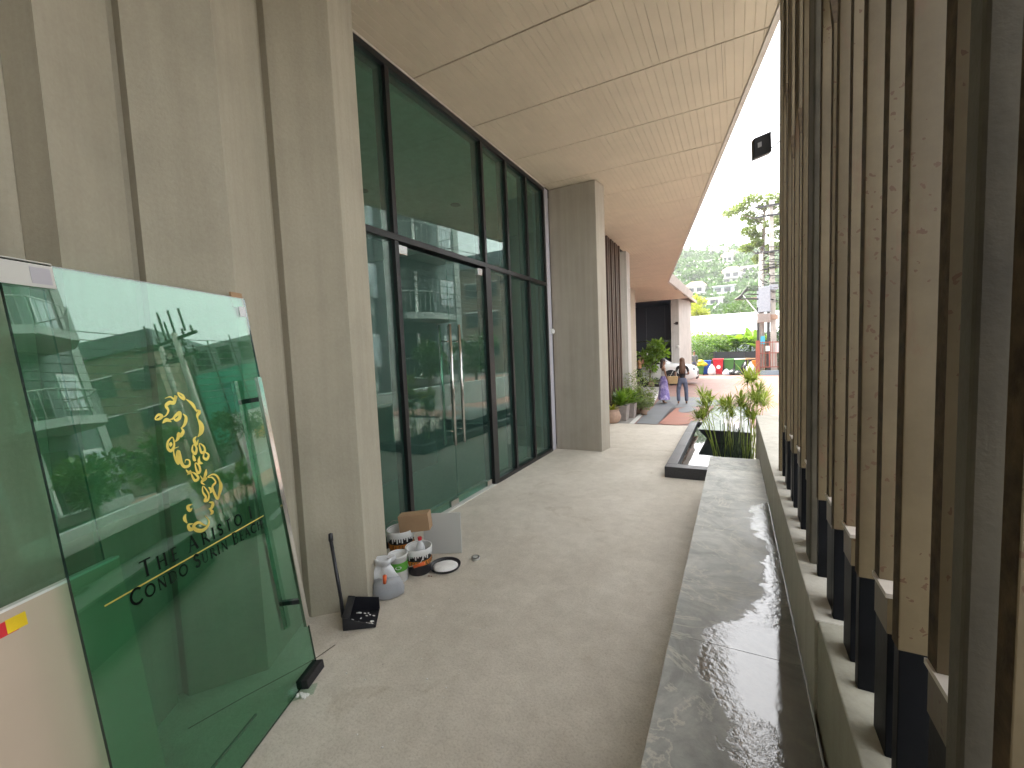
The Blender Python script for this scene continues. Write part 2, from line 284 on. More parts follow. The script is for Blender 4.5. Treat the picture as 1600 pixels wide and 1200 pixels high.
# ---------------------------------------------------------------- mesh helpers
class MB:
    def __init__(s): s.v = []; s.f = []; s.mi = []
    def add(s, vs, fs, mi=0):
        b = len(s.v); s.v += [tuple(p) for p in vs]; s.f += [tuple(b+i for i in f) for f in fs]; s.mi += [mi]*len(fs); return s
    def box(s, x0, x1, y0, y1, z0, z1, mi=0):
        return s.add([(x0, y0, z0), (x1, y0, z0), (x1, y1, z0), (x0, y1, z0), (x0, y0, z1), (x1, y0, z1), (x1, y1, z1), (x0, y1, z1)],
            [(0, 3, 2, 1), (4, 5, 6, 7), (0, 1, 5, 4), (1, 2, 6, 5), (2, 3, 7, 6), (3, 0, 4, 7)], mi)
    def hexa(s, p, mi=0):   # 8 points, bottom 0-3 (ccw), top 4-7
        return s.add(p, [(0, 3, 2, 1), (4, 5, 6, 7), (0, 1, 5, 4), (1, 2, 6, 5), (2, 3, 7, 6), (3, 0, 4, 7)], mi)
    def obox(s, o, a, b, c, mi=0):  # origin + three edge vectors
        o, a, b, c = map(Vector, (o, a, b, c))
        return s.hexa([o, o+a, o+a+b, o+b, o+c, o+a+c, o+a+b+c, o+b+c], mi)
    def prism(s, poly, z0, z1, mi=0):
        n = len(poly); ar = sum(poly[i][0]*poly[(i+1) % n][1]-poly[(i+1) % n][0]*poly[i][1] for i in range(n))
        if ar < 0: poly = poly[::-1]
        vs = [(x, y, z0) for x, y in poly]+[(x, y, z1) for x, y in poly]
        fs = [tuple(range(n-1, -1, -1)), tuple(range(n, 2*n))]+[(i, (i+1) % n, n+(i+1) % n, n+i) for i in range(n)]
        return s.add(vs, fs, mi)
    def tube(s, pts, r, seg=8, mi=0, caps=True):
        pts = [Vector(p) for p in pts]; rs = r if isinstance(r, (list, tuple)) else [r]*len(pts)
        vs = []; prev = None
        for i, p in enumerate(pts):
            d = (pts[min(i+1, len(pts)-1)]-pts[max(i-1, 0)]).normalized()
            if prev is None:
                a = d.cross(Vector((0, 0, 1)))
                if a.length < .1: a = d.cross(Vector((1, 0, 0)))
            else: a = prev-d*prev.dot(d)
            a.normalize(); prev = a; b = d.cross(a)
            for k in range(seg):
                t = 2*pi*k/seg; vs.append(p+(a*cos(t)+b*sin(t))*rs[i])
        fs = [(i*seg+k, i*seg+(k+1) % seg, (i+1)*seg+(k+1) % seg, (i+1)*seg+k) for i in range(len(pts)-1) for k in range(seg)]
        if caps: fs += [tuple(range(seg-1, -1, -1)), tuple((len(pts)-1)*seg+k for k in range(seg))]
        return s.add(vs, fs, mi)
    def lathe(s, prof, c=(0, 0, 0), seg=24, mi=0, capb=True, capt=True, sx=1, sy=1):
        vs = []
        for r, z in prof:
            for k in range(seg):
                t = 2*pi*k/seg; vs.append((c[0]+r*cos(t)*sx, c[1]+r*sin(t)*sy, c[2]+z))
        n = len(prof)
        fs = [(i*seg+k, i*seg+(k+1) % seg, (i+1)*seg+(k+1) % seg, (i+1)*seg+k) for i in range(n-1) for k in range(seg)]
        if capb: fs.append(tuple(range(seg-1, -1, -1)))
        if capt: fs.append(tuple((n-1)*seg+k for k in range(seg)))
        return s.add(vs, fs, mi)
    def blob(s, c, r, seg=10, rings=7, mi=0, jit=0, rg=rnd):
        if isinstance(r, (int, float)): r = (r, r, r)
        vs = [(c[0], c[1], c[2]-r[2])]
        for i in range(1, rings):
            ph = -pi/2+pi*i/rings
            for k in range(seg):
                t = 2*pi*k/seg; j = 1+rg.uniform(-jit, jit)
                vs.append((c[0]+r[0]*cos(ph)*cos(t)*j, c[1]+r[1]*cos(ph)*sin(t)*j, c[2]+r[2]*sin(ph)*j))
        vs.append((c[0], c[1], c[2]+r[2])); L = len(vs)-1
        fs = [(0, 1+(k+1) % seg, 1+k) for k in range(seg)]
        for i in range(rings-2):
            for k in range(seg):
                a = 1+i*seg; fs.append((a+k, a+(k+1) % seg, a+seg+(k+1) % seg, a+seg+k))
        a = 1+(rings-2)*seg; fs += [(a+k, a+(k+1) % seg, L) for k in range(seg)]
        return s.add(vs, fs, mi)
    def build(s, name, mats, parent=None, smooth=False, bevel=0, world=True):
        me = bpy.data.meshes.new(name)
        off = Vector((0, 0, 0))
        if parent is not None and world: 
            q = parent
            while q is not None: off += q.location; q = q.parent
        me.from_pydata([(x-off.x, y-off.y, z-off.z) for x, y, z in s.v], [], s.f)
        if not isinstance(mats, (list, tuple)): mats = [mats]
        for m in mats: me.materials.append(MATS[m] if isinstance(m, str) else m)
        if len(mats) > 1: me.polygons.foreach_set('material_index', s.mi)
        if smooth: me.polygons.foreach_set('use_smooth', [True]*len(me.polygons))
        me.update()
        o = bpy.data.objects.new(name, me); col.objects.link(o)
        if parent is not None: o.parent = parent
        if bevel:
            b = o.modifiers.new('bevel', 'BEVEL'); b.width = bevel; b.segments = 2; b.limit_method = 'ANGLE'
        return o
def thing(name, label, cat, loc=(0, 0, 0), group=None):
    o = bpy.data.objects.new(name, None); col.objects.link(o); o.location = loc; o.empty_display_size = .1
    o['label'] = label; o['category'] = cat
    if group: o['group'] = group
    return o
def tag(o, label, cat, group=None):
    o['label'] = label; o['category'] = cat
    if group: o['group'] = group
    return o
def struct(o): o['kind'] = 'structure'; return o
def stuff(o): o['kind'] = 'stuff'; return o
def copy_tree(o, parent=None):
    c = o.copy(); col.objects.link(c); c.parent = parent
    for ch in list(o.children): copy_tree(ch, c)
    return c
def zg(Y): return -0.4*min(max((Y-9.4)/6.6, 0), 1)
def box_obj(name, mat, parent, *a, bevel=0): return MB().box(*a).build(name, mat, parent, bevel=bevel)

# ================================================================ THE SETTING
o = MB()
xs = [-700, -60, -20, 20, 60, 700]; ys = [-120, -20, 9.36, 12, 16, 40, 700]
vs = [(x, y, zg(y)-.06) for y in ys for x in xs]
nx = len(xs); fs = [(j*nx+i, j*nx+i+1, (j+1)*nx+i+1, (j+1)*nx+i) for j in range(len(ys)-1) for i in range(nx-1)]
struct(o.add(vs, fs).build('ground', 'asphalt'))
struct(MB().box(1.62, 8.1, -20, 9.3, -.10, -.045).build('added_bounce_ground', 'walk_conc'))  # unseen pale ground added to bounce light up under the soffit
# corridor floor of washed concrete in slabs with joints
fl = thing('floor', '', ''); del fl['label']; del fl['category']; fl['kind'] = 'structure'
def slab(x0, x1, y0, y1):
    MB().box(x0, x1, y0, y1, -.12, 0).build('slab', 'floor', fl, bevel=.004)
slab(-2.9, 1.6, -9, -.5); slab(-2.9, 1.6, -.494, 6.994); slab(-2.9, 1.6, 7.0, 9.352)
box_obj('joint_filler', 'soil', fl, -2.9, 1.6, -6, 9.35, -.14, -.012)
def sloped(poly, dz, name, mat, parent=None, n=10):   # ground-following sheet between two boundary polylines
    return None
def strip(name, mat, left, right, dz, parent=None, th=.0):
    """left/right: functions of Y -> X; follows the slope of the court"""
    ys_ = [9.36, 10.5, 12, 13.5, 15, 16, 20, 25, 30, 36]
    vs = []
    for y in ys_: vs += [(left(y), y, zg(y)+dz), (right(y), y, zg(y)+dz)]
    fs = [(2*i, 2*i+1, 2*i+3, 2*i+2) for i in range(len(ys_)-1)]
    return MB().add(vs, fs).build(name, mat, parent)
LN = lambda y: -1.98-.1*(y-9.37)
struct(strip('walkway', 'walk_conc', lambda y: -8.5, lambda y: LN(y), -.004))
struct(strip('courtyard', 'paving', lambda y: LN(y), lambda y: 16, -.006))
struct(strip('drain_line', 'line_white', lambda y: LN(y)-.09, lambda y: LN(y)+.02, .004))
def patch(name, mat, pts, dz):
    vs = [(x, y, zg(y)+dz) for x, y in pts]
    cx = sum(p[0] for p in pts)/len(pts); cy = sum(p[1] for p in pts)/len(pts)
    n = len(vs); vs.append((cx, cy, zg(cy)+dz))
    return struct(MB().add(vs, [(i, (i+1) % n, n) for i in range(n)]).build(name, mat))
def smooth_poly(pts, k=2):
    for _ in range(k):
        q = []
        for i in range(len(pts)):
            a, b = pts[i], pts[(i+1) % len(pts)]
            q += [(a[0]*.75+b[0]*.25, a[1]*.75+b[1]*.25), (a[0]*.25+b[0]*.75, a[1]*.25+b[1]*.75)]
        pts = q
    return pts
gb = [(-1.93, 9.42), (-1.49, 9.40), (-1.55, 10.49), (-1.72, 12.6), (-1.80, 14.3), (-1.6, 15.6), (-1.3, 16.0), (-.6, 15.6), (-.2, 17.0), (-1.2, 18.2), (-2.6, 18.4), (-2.6, 16.4), (-2.36, 14.1), (-2.16, 11.6)]
patch('paving_band', 'paving_grey', gb, .003)
patch('paving_patch', 'paving_salmon', smooth_poly([(-1.48, 9.42), (-.93, 9.40), (-.8, 10.76), (-1.1, 12.2), (-1.32, 12.6), (-1.5, 13.8), (-1.78, 14.3), (-1.68, 12.6), (-1.52, 10.5)], 1), .003)
patch('paving_patch', 'paving_grey', smooth_poly([(-1.56, 13.68), (-1.32, 14.82), (-1.0, 13.9), (-1.16, 12.58), (-1.36, 12.3)], 2), .007)
patch('paving_patch', 'paving_grey', smooth_poly([(.2, 11.4), (.5, 12.6), (2.4, 12.4), (4, 13), (4, 11.2), (1.2, 10.9)], 2), .003)

# ---------------------------------------------------------------- left pleated wall
wall = thing('pleated_wall', 'tall fair-faced concrete wall folded into vertical pleats, left of the glass doors', 'wall', (-2.7, -2, 0))
H4 = 4.26
folds = [[(-2.28, -7.0), (-2.18, -1.3), (-2.38, -1.02), (-2.37, -.98)], [(-2.37, -.98), (-2.18, -.68), (-2.38, -.36), (-2.37, -.32)],
         [(-2.37, -.32), (-2.18, 0.0), (-2.33, .575), (-2.33, .60)],
         [(-2.33, .60), (-2.18, .65), (-2.38, .939), (-2.425, .942), (-2.425, .978), (-2.37, .98)],
         [(-2.37, .98), (-2.18, 1.26), (-2.38, 1.615), (-2.425, 1.618), (-2.425, 1.658), (-2.37, 1.66)],
         [(-2.37, 1.66), (-2.18, 1.95), (-2.30, 2.26)]]
folds = [[(x*1.028, y*1.028) if x < -1 and i < 5 and y > -3 else (x, y) for x, y in f] for i, f in enumerate(folds)]; folds[5][0] = (-2.37*1.028, 1.66*1.028)
for f in folds:
    p = list(f); poly = p+[(-2.76, p[-1][1]-.001), (-2.76, p[0][1]+.001)]
    MB().prism(poly, -.02, H4).build('fold', 'fairface', wall, bevel=.004)
# pier and walls beyond the shopfront
pier = MB().prism([(-2.69, 6.65), (-1.91, 6.65), (-1.86, 6.97), (-2.69, 6.97)], 0, H4).build('pier', 'pier', bevel=.006)
tag(pier, 'square concrete pier standing past the far end of the glass shopfront', 'pillar')
box_obj('jamb_panel', 'lilac_paint', None, -2.90, -2.70, 6.475, 6.646, 0, H4)
tag(bpy.data.objects['jamb_panel'], 'narrow lilac-grey painted strip between shopfront and concrete pier', 'wall panel')
lw2 = MB().box(-3.0, -2.78, 6.98, 12.0, -.4, H4).build('corridor_wall', 'fairface'); tag(lw2, 'plain concrete wall behind the potted plants and brown fins', 'wall')
fin_t = thing('fin_screen', 'dark brown vertical metal fins fixed to the wall beyond the concrete pier', 'screen', (-2.65, 9.6, 0))
for i in range(9):
    y = 9.35+i*.19
    MB().box(-2.775, -2.555-.012*(i % 2), y, y+.085, -.05, 4.2).build('fin', 'fin_brown', fin_t)
for i, (x, y) in enumerate(((-2.55, 9.36), (-2.55, 9.75))): pass
for zz in (.55, 1.35, 2.0, 2.9): MB().box(-2.7795, -2.7755, 9.3, 11.0, zz, zz+.05).build('rail', 'fin_brown', fin_t)
cw = MB().box(-4.4, -2.60, 11.85, 12.25, -.4, H4).build('wall_return', 'paleconc'); tag(cw, 'thin pale edge of wall just beyond the brown fins', 'wall')
cw = MB().prism([(-4.4, 16.6), (-4.02, 16.6), (-4.02, 20.0), (-4.4, 20.0)], -.45, H4).build('rear_column', 'fairface', bevel=.01); tag(cw, 'broad concrete column in front of the white parked vehicles', 'column')
cw = MB().box(-9, -4.4, 12.25, 12.5, -.45, H4).build('recess_wall', 'fairface'); tag(cw, 'concrete wall of the recess behind the broad column', 'wall')
cw = MB().box(-9.2, -8.6, 12.5, 30, -.45, H4).build('parking_wall', 'fairface'); tag(cw, 'concrete side wall at the back of the parking bay', 'wall')
# dark roller-shutter wall and end column under the eaves
sh = thing('shutter_wall', 'dark navy wall at the end of the covered corridor', 'wall', (-5.6, 29, -.4))
for i in range(5):
    MB().box(-8.6+i*1.15, -8.6+i*1.15+1.14, 29.0, 29.1, 2.06, 4.3).build('panel', 'dark_shutter', sh)
for i in range(5):
    MB().box(-8.6+i*1.15, -8.6+i*1.15+1.14, 29.02, 29.1, -.4, 1.98).build('panel', 'dark_shutter', sh)
MB().box(-8.6, -2.86, 28.98, 29.02, 1.985, 2.055).build('rail', 'frame', sh)
MB().box(-4.9, -4.55, 28.97, 28.995, 1.32, 1.62).build('notice', 'white_paint', sh)
cw = MB().prism([(-3.26, 26.0), (-2.83, 26.0), (-2.45, 27.6), (-2.45, 29.1), (-3.26, 29.1)], -.45, 4.33).build('end_column', 'paleconc', bevel=.01); tag(cw, 'angular pale concrete column at the far end of the soffit, behind the white car', 'column')
sec = MB().box(-3.02, -2.86, 25.93, 25.995, 2.86, 3.02).box(-3.1, -3.02, 25.9, 25.96, 2.9, 2.95).build('security_camera', 'frame'); tag(sec, 'small dark security camera on the far pale column', 'camera')
sec = MB().lathe([(.02, 0), (.09, .02), (.09, .12), (.02, .14)], (-2.9, 25.93, 1.55), 10).build('wall_light', 'offwhite', smooth=True); tag(sec, 'round white wall light low on the far pale column', 'lamp')

# ---------------------------------------------------------------- soffit of grooved boards
SOF = 4.27
def edge(y): return .46-.19*(y-3.36) if y < 18.8 else -2.47+.03*(y-18.8)
soff = thing('soffit', 'deep sloping-edged canopy ceiling of beige grooved boards over the corridor', 'ceiling', (-2, 5, SOF))
G_ = .075
def board(x0, x1, y0, y1):
    # sheet with V-grooves along Y, cut by the raking edge; underside at SOF
    g = .005; prof = []
    k = math.ceil((x0+.012)/G_)
    prof.append((x0, SOF))
    xx = k*G_
    while xx < x1-.012:
        prof += [(xx-.003, SOF), (xx, SOF+g), (xx+.003, SOF)]; xx += G_
    prof.append((x1, SOF))
    b = MB(); a0, a1 = y0+.008, y1-.008
    e0, e1 = edge(a0)-.004, edge(a1)-.004
    def yend(x):           # far end of the strip at x
        if x <= e1: return a1
        if x >= e0: return a0
        return a0+(a1-a0)*(e0-x)/(e0-e1)
    pts = [p for p in prof if p[0] < e0]
    if not pts: return
    if e1 < x1 and pts[-1][0] < e0-.001:
        if e0 < x1: pts.append((e0, SOF))
    # insert the corner where the raking edge starts
    ins = []
    for (xa, za), (xb, zb) in zip(pts, pts[1:]):
        ins.append((xa, za))
        if xa < e1 < xb: ins.append((e1, SOF))
    ins.append(pts[-1]); pts = ins; n = len(pts)
    vs = [(x, a0, z) for x, z in pts]+[(x, yend(x), z) for x, z in pts]+[(x, a0, SOF+.03) for x, z in pts]+[(x, yend(x), SOF+.03) for x, z in pts]
    fs = [(i, n+i, n+i+1, i+1) for i in range(n-1)]+[(i, i+1, 2*n+i+1, 2*n+i) for i in range(n-1)]+[(n+i, 3*n+i, 3*n+i+1, n+i+1) for i in range(n-1)]+[(0, 2*n, 3*n, n), (n-1, 2*n-1, 4*n-1, 3*n-1)]
    b.add(vs, fs).build('board', 'soffit', soff)
y = 3.36-1.02*10; row = 0
while y < 25:
    y1 = y+1.02 if y < 20 else y+1.0
    left = -2.69 if y < 11.8 else -8.6
    seams = [-.61+1.03*k for k in range(-9, 4)] if row % 2 == 0 else [-.10+1.03*k for k in range(-9, 4)]
    cuts = [left]+[s_ for s_ in seams if s_ > left+.2 and s_ < edge(y)]+[9]
    for a, b_ in zip(cuts, cuts[1:]):
        board(a+.0015, min(b_-.0015, edge(y)+.01), y, min(y1, 26.0))
    y = y1; row += 1
# structure above the boards, edge trim and fascia
MB().prism([(-2.95, -7), (2.43, -7), (-2.49, 18.8), (-2.19, 29.1), (-9.2, 29.1), (-9.2, 12), (-2.95, 12)], SOF+.032, SOF+.10).build('backing', 'soffit_void', soff)
tr = MB()
for a, b_ in ((-7, 18.8), (18.8, 29.1)):
    tr.hexa([(edge(a)-.004, a, SOF-.012), (edge(a)+.05, a, SOF-.012), (edge(b_)+.05, b_, SOF-.012), (edge(b_)-.004, b_, SOF-.012), (edge(a)-.004, a, SOF+.125), (edge(a)+.05, a, SOF+.125), (edge(b_)+.05, b_, SOF+.125), (edge(b_)-.004, b_, SOF+.125)])
tr.build('edge_trim', 'trim_pale', soff)
MB().prism([(-9.2, 26.02), (-2.9, 26.02), (-2.9, 28.96), (-9.2, 28.96)], SOF+.0, SOF+.03).build('back_panel', 'dark_shutter', soff)  # dark ceiling: shade of the recess put into its colour
fa = MB()
fa.hexa([(-2.415, 18.5, 4.26), (-2.36, 18.5, 4.26), (-2.20, 26.5, 4.26), (-2.25, 26.5, 4.26), (-2.415, 18.5, 4.40), (-2.26, 18.5, 4.60), (-2.10, 26.5, 4.60), (-2.25, 26.5, 4.40)])
tag(fa.build('fascia', 'paleconc'), 'pale slanting fascia where the soffit edge turns the corner', 'fascia')
# roof slab: keeps the sky out above the soffit
rf = MB().prism([(-9.2, -7), (1.9, -7), (-3.0, 18.8), (-2.7, 29.1), (-9.2, 29.1)], SOF+.17, SOF+.3).build('canopy_slab', 'paleconc'); tag(rf, 'concrete canopy slab carried above the beige soffit', 'roof')
ew = MB().box(-2.75, 2.4, -5.2, -5.02, .0, SOF).build('rear_blocker', 'fairface'); tag(ew, 'unseen concrete wall added behind the camera to block light from the rear', 'wall')  # added out of view, keeps rear light off the pleats

# ---------------------------------------------------------------- glass shopfront
GX = -2.73
shop = thing('glass_shopfront', 'tall green-tinted glass shopfront with slim black frames and double glass doors', 'shopfront', (GX, 4.4, 0))
def mul(y, w=.05, z0=0.0, z1=4.2, name='mullion'): MB().box(GX-.10, GX+.045, y-w/2, y+w/2, z0, z1).build(name, 'frame', shop, bevel=.003)
mul(2.30, .05, .05, 2.70); mul(2.30, .05, 2.76, 4.19)
for y in (3.0, 5.18, 5.80, 6.44): mul(y, .05, .05 if y > 3.1 else 0, 2.70); mul(y, .05, 2.76, 4.19)
mul(4.60, .12, 0, 2.70, 'door_post'); mul(4.57, .05, 2.76, 4.19)
MB().box(GX-.10, GX+.045, 2.25, 6.47, 2.702, 2.758).build('transom', 'frame', shop, bevel=.003)
MB().box(GX-.10, GX+.045, 2.25, 6.47, 4.192, 4.262).build('head', 'frame', shop, bevel=.003)
MB().box(GX-.10, GX+.045, 2.25, 2.974, 0, .048).build('sill', 'frame', shop); MB().box(GX-.10, GX+.045, 4.662, 6.47, 0, .048).build('sill', 'frame', shop)
MB().box(GX+.048, GX+.056, 2.25, 6.47, 4.245, 4.262).build('head_bead', 'trim_pale', shop)
def pane(y0, y1, z0, z1): return MB().box(GX-.005, GX+.005, y0, y1, z0, z1).build('pane', 'glass_store', shop)
pane(2.326, 2.974, .05, 2.70); pane(2.326, 2.974, 2.76, 4.19)
pane(3.026, 4.544, 2.76, 4.19)
for a, b_ in ((4.662, 5.154), (5.206, 5.774), (5.826, 6.414)): pane(a, b_, .05, 2.70)
for a, b_ in ((4.596, 5.154), (5.206, 5.774), (5.826, 6.414)): pane(a, b_, 2.76, 4.19)
for y0, y1, hy, fy in ((3.035, 3.784, 3.70, 3.035), (3.790, 4.53, 3.87, 4.40)):
    dr = MB().box(GX-.006, GX+.006, y0, y1, .022, 2.672).build('door', 'glass_store', shop)
    MB().box(GX-.018, GX+.018, fy+.004, fy+.13, 2.60, 2.68).build('patch_fitting', 'chrome', dr, bevel=.003)
    MB().box(GX-.018, GX+.018, (3.64 if y0 < 3.5 else 4.40), (3.783 if y0 < 3.5 else 4.53), .014, .085).build('patch_fitting', 'chrome', dr, bevel=.003)
    h = MB()
    for sx in (.07, -.07):
        h.tube([(GX+sx, hy, .69), (GX+sx, hy, 1.98)], .017, 12)
    for z in (.84, 1.80): h.tube([(GX-.07, hy, z), (GX+.07, hy, z)], .008, 8)
    h.build('handle', 'chrome', dr, smooth=True)
MB().box(GX-.10, GX+.05, 2.98, 4.56, 0, .012).build('threshold', 'offwhite', shop)
# the room behind the glass
room = thing('showroom', 'dim empty room seen through the green shopfront glass', 'room', (-5, 5, 0))
MB().box(-9, -2.95, 1.5, 8.5, -.1, -.002).build('floor', 'room_floor', room)
MB().box(-9, -2.9, 1.5, 8.5, 4.2, 4.26).build('ceiling', 'room_ceiling', room)
MB().box(-9.1, -9, 1.5, 8.5, 0, 4.2).build('wall', 'room_wall', room); MB().box(-9, -2.9, 1.4, 1.5, 0, 4.2).build('wall', 'room_wall', room)
MB().box(-9, -2.9, 8.5, 8.6, 0, 4.2).build('wall', 'room_wall', room)
MB().box(-6.0, -5.9, 1.5, 5.2, 0, 3.1).build('partition', 'desk', room)
MB().prism([(-5.2, 3.6), (-4.6, 3.3), (-4.1, 3.6), (-4.1, 5.2), (-5.2, 5.2)], 0, 1.05).build('counter', 'desk', room)
for x, y in ((-4.2, 3.6), (-5.0, 4.9), (-4.2, 6.2), (-5.0, 3.0)):
    MB().lathe([(.09, 0), (.085, -.008), (.05, -.008)], (x, y, 4.2), 16, capt=True).build('downlight', 'frame', room, smooth=False)

# ---------------------------------------------------------------- bench ledge, curb wall, plinth
led = thing('stone_ledge', 'long low ledge of wet grey slate tiles with a puddle, beside the slatted screen', 'ledge', (0, 2, 0))
ZL = .45; xl, xm, xr = -.245, -.005, .212
MB().box(xl+.015, xr, -6, 4.985, .0, ZL-.022).build('base', 'granite_mid', led)
ys_ = [-6+.6*i for i in range(18)]+[4.5, 4.985]
ys_ = sorted(set([round(v, 3) for v in ys_ if v < 4.7]+[4.985]))
for a, b_ in zip(ys_, ys_[1:]):
    for x0, x1 in ((xl, xm-.0005), (xm+.0005, xr)):
        MB().box(x0, x1, a+.0005, b_-.0005, ZL-.02, ZL+rnd.uniform(-.0006, .0006)).build('tile', 'tile', led)
MB().box(xl+.004, xr, -6, 4.98, ZL-.021, ZL-.0012).build('grout', 'tile', led)
MB().box(xr+.0005, xr+.006, -6, 4.985, ZL-.01, ZL+.008).build('metal_trim', 'chrome', led)
plin = thing('plinth_wall', 'low concrete plinth wall that carries the slatted screen', 'wall', (.6, 0, 0))
ZP = .765
MB().box(.2195, 1.05, 1.58, 5.95, -.4, ZP).build('far_block', 'plinth', plin, bevel=.004)
MB().box(.228, 1.05, -6, 1.577, -.4, ZP).build('near_block', 'plinth_shaded', plin, bevel=.004)  # near part in darker concrete, its shade painted into the colour

# ---------------------------------------------------------------- slatted screen
scr = thing('slat_screen', 'tall screen of brown painted steel slats on black feet standing on the low plinth', 'screen', (.3, 1.5, ZP))
ZB = 1.06; TOP = 4.24
def mk_slat_a():
    m = MB().box(0, .06, 0, .036, ZB-ZP, TOP-ZP); m.mi[5] = 1; m = m.build('slat', ['slat', 'shade_edge'], None, bevel=.002)
    f = MB().box(.003, .057, .003, .033, 0, ZB-ZP-.0005).build('foot', 'steelblack', None, bevel=.002); f.parent = m
    return m
def mk_slat_b(notch):
    N = notch-ZP
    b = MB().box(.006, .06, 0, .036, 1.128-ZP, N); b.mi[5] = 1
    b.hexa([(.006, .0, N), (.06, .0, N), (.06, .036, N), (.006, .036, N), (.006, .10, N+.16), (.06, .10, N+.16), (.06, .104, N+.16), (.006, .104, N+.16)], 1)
    b.box(.012, .06, .10, .13, N+.1605, TOP-ZP-.001)
    m = b.build('slat', ['slat', 'shade_edge'], None)
    s1 = MB().box(.002, .06, -.062, .0365, 1.118-ZP, 1.1275-ZP).build('shelf', 'trim_pale', None); s1.parent = m
    s2 = MB().box(.006, .058, -.058, .032, ZB-.02-ZP, 1.1175-ZP).build('cap', 'slat', None); s2.parent = m
    f = MB().box(.008, .056, -.055, .030, 0, ZB-.0205-ZP).build('foot', 'steelblack', None, bevel=.002); f.parent = m
    return m
A0 = mk_slat_a(); B0 = mk_slat_b(2.62); B1 = mk_slat_b(3.05)
slots = [(-.15*k+.58, k % 2) for k in range(1, 34)]+[(.640, 0), (.85, 1), (1.005, 0), (1.15, 1), (1.29, 0), (1.455, 1), (1.60, 0), (1.71, 1), (1.88, 0),
         (2.20, 1), (2.34, 0), (2.49, 1), (2.64, 0), (2.80, 1), (2.96, 0), (3.10, 1), (3.25, 0)]
usedS = set()
for i, (yy, kd) in enumerate(slots):
    src = A0 if kd == 0 else (B0 if i % 3 else B1)
    if src.name in usedS: s_ = copy_tree(src)
    else: s_ = src; usedS.add(src.name)
    s_.parent = scr; s_.location = Vector((.268+rnd.uniform(-.001, .001), yy, ZP))-scr.location
MB().box(.258, .40, .727, .768, ZP, TOP).build('post', 'post_grey', scr, bevel=.006)
MB().box(.258, .40, 1.985, 2.09, ZP, TOP).build('post', 'post_grey', scr, bevel=.006)
MB().box(.262, .36, 3.385, 3.43, ZP, TOP).build('end_post', 'slat', scr, bevel=.003)
MB().box(.331, .351, -3, 3.43, 4.12, 4.18).build('rail', 'steelblack', scr)

# floodlight on the end of the screen
fd = thing('floodlight', 'small black floodlight on a wire bracket at the far end of the slatted screen', 'lamp', (.26, 3.45, 3.0))
MB().obox((.118, 3.455, 2.90), (.105, .02, .03), (-.015, .05, 0), (-.004, 0, .135)).build('housing', 'darkmetal', fd, bevel=.006)
MB().obox((.140, 3.452, 2.965), (.022, .004, .006), (-.001, .003, 0), (-.001, 0, .032)).build('lens', 'lamp_lens', fd)
MB().tube([(.22, 3.48, 3.05), (.235, 3.475, 3.075), (.27, 3.44, 3.08)], .004, 6).build('bracket', 'darkmetal', fd, smooth=True); MB().tube([(.22, 3.48, 2.955), (.245, 3.47, 2.965), (.27, 3.44, 2.975)], .004, 6).build('bracket', 'darkmetal', fd, smooth=True)

# ---------------------------------------------------------------- pond and papyrus trough
pond = thing('pond', 'shallow reflecting pond framed by a dark grey granite curb at the end of the ledge', 'pond', (-.3, 7.3, 0))
def curb(name, *a): MB().box(*a).build(name, 'granite', pond, bevel=.004)
curb('curb', -.80, .215, 5.56, 5.72, 0, .14)
for a, b_ in ((5.723, 6.85), (6.853, 8.0), (8.003, 9.2)): curb('curb', -.80, -.665, a, b_, 0, .14)
curb('curb', -.664, .215, 9.04, 9.2, 0, .14)
MB().box(-.664, .215, 5.721, 9.039, 0, .085).build('water', 'water', pond)
tro = thing('planter_trough', 'raised dark granite trough brim-full of water behind the papyrus', 'planter', (-.1, 8.6, 0))
MB().hexa([(-.30, 7.50, .02), (.21, 7.42, .02), (.21, 9.03, .02), (-.30, 9.03, .02), (-.545, 7.42, .29), (.215, 7.30, .29), (.215, 10.3, .29), (-.42, 10.3, .29)]).build('bowl', 'granite', tro)
MB().hexa([(-.53, 7.435, .2905), (.20, 7.32, .2905), (.20, 10.28, .2905), (-.41, 10.28, .2905), (-.53, 7.435, .296), (.20, 7.32, .296), (.20, 10.28, .296), (-.41, 10.28, .296)]).build('water', 'trough_water', tro)
def papyrus(x, y, z, stems, label, rg):
    t = thing('papyrus_plant', label, 'plant', (x, y, z), 'papyrus plants growing in the pond')
    st = MB(); lf = MB()
    for (hx, hy, hz, r) in stems:
        bx, by = x+rg.uniform(-.06, .06), y+rg.uniform(-.06, .06)
        p0 = Vector((bx, by, z)); p2 = Vector((hx, hy, hz)); p1 = (p0+p2)/2+Vector((rg.uniform(-.03, .03), rg.uniform(-.03, .03), .08))
        pts = [p0*(1-t_)**2+p1*2*t_*(1-t_)+p2*t_*t_ for t_ in (0, .25, .5, .75, 1)]
        st.tube(pts, [.005, .0045, .004, .0035, .003], 5)
        n = rg.randint(34, 44)
        for k in range(n):
            a = rg.uniform(0, 2*pi); e = rg.uniform(-.2, 1.3); L = r*1.55*rg.uniform(.6, 1.1); w_ = .0055+.004*rg.random()
            d = Vector((cos(a)*cos(e), sin(a)*cos(e), sin(e))); sd = d.cross(Vector((0, 0, 1))).normalized()*w_
            b0 = p2; m1 = b0+d*L*.55+Vector((0, 0, .0)); e1 = b0+d*L+Vector((0, 0, -.22*L*cos(e)))
            lf.add([b0-sd*.4, b0+sd*.4, m1+sd, m1-sd, e1], [(0, 1, 2, 3), (3, 2, 4)])
    st.build('stem', 'papyrus', t, smooth=True); o = lf.build('leaf_tuft', 'papyrus', t)
    return t
rg = random.Random(3)
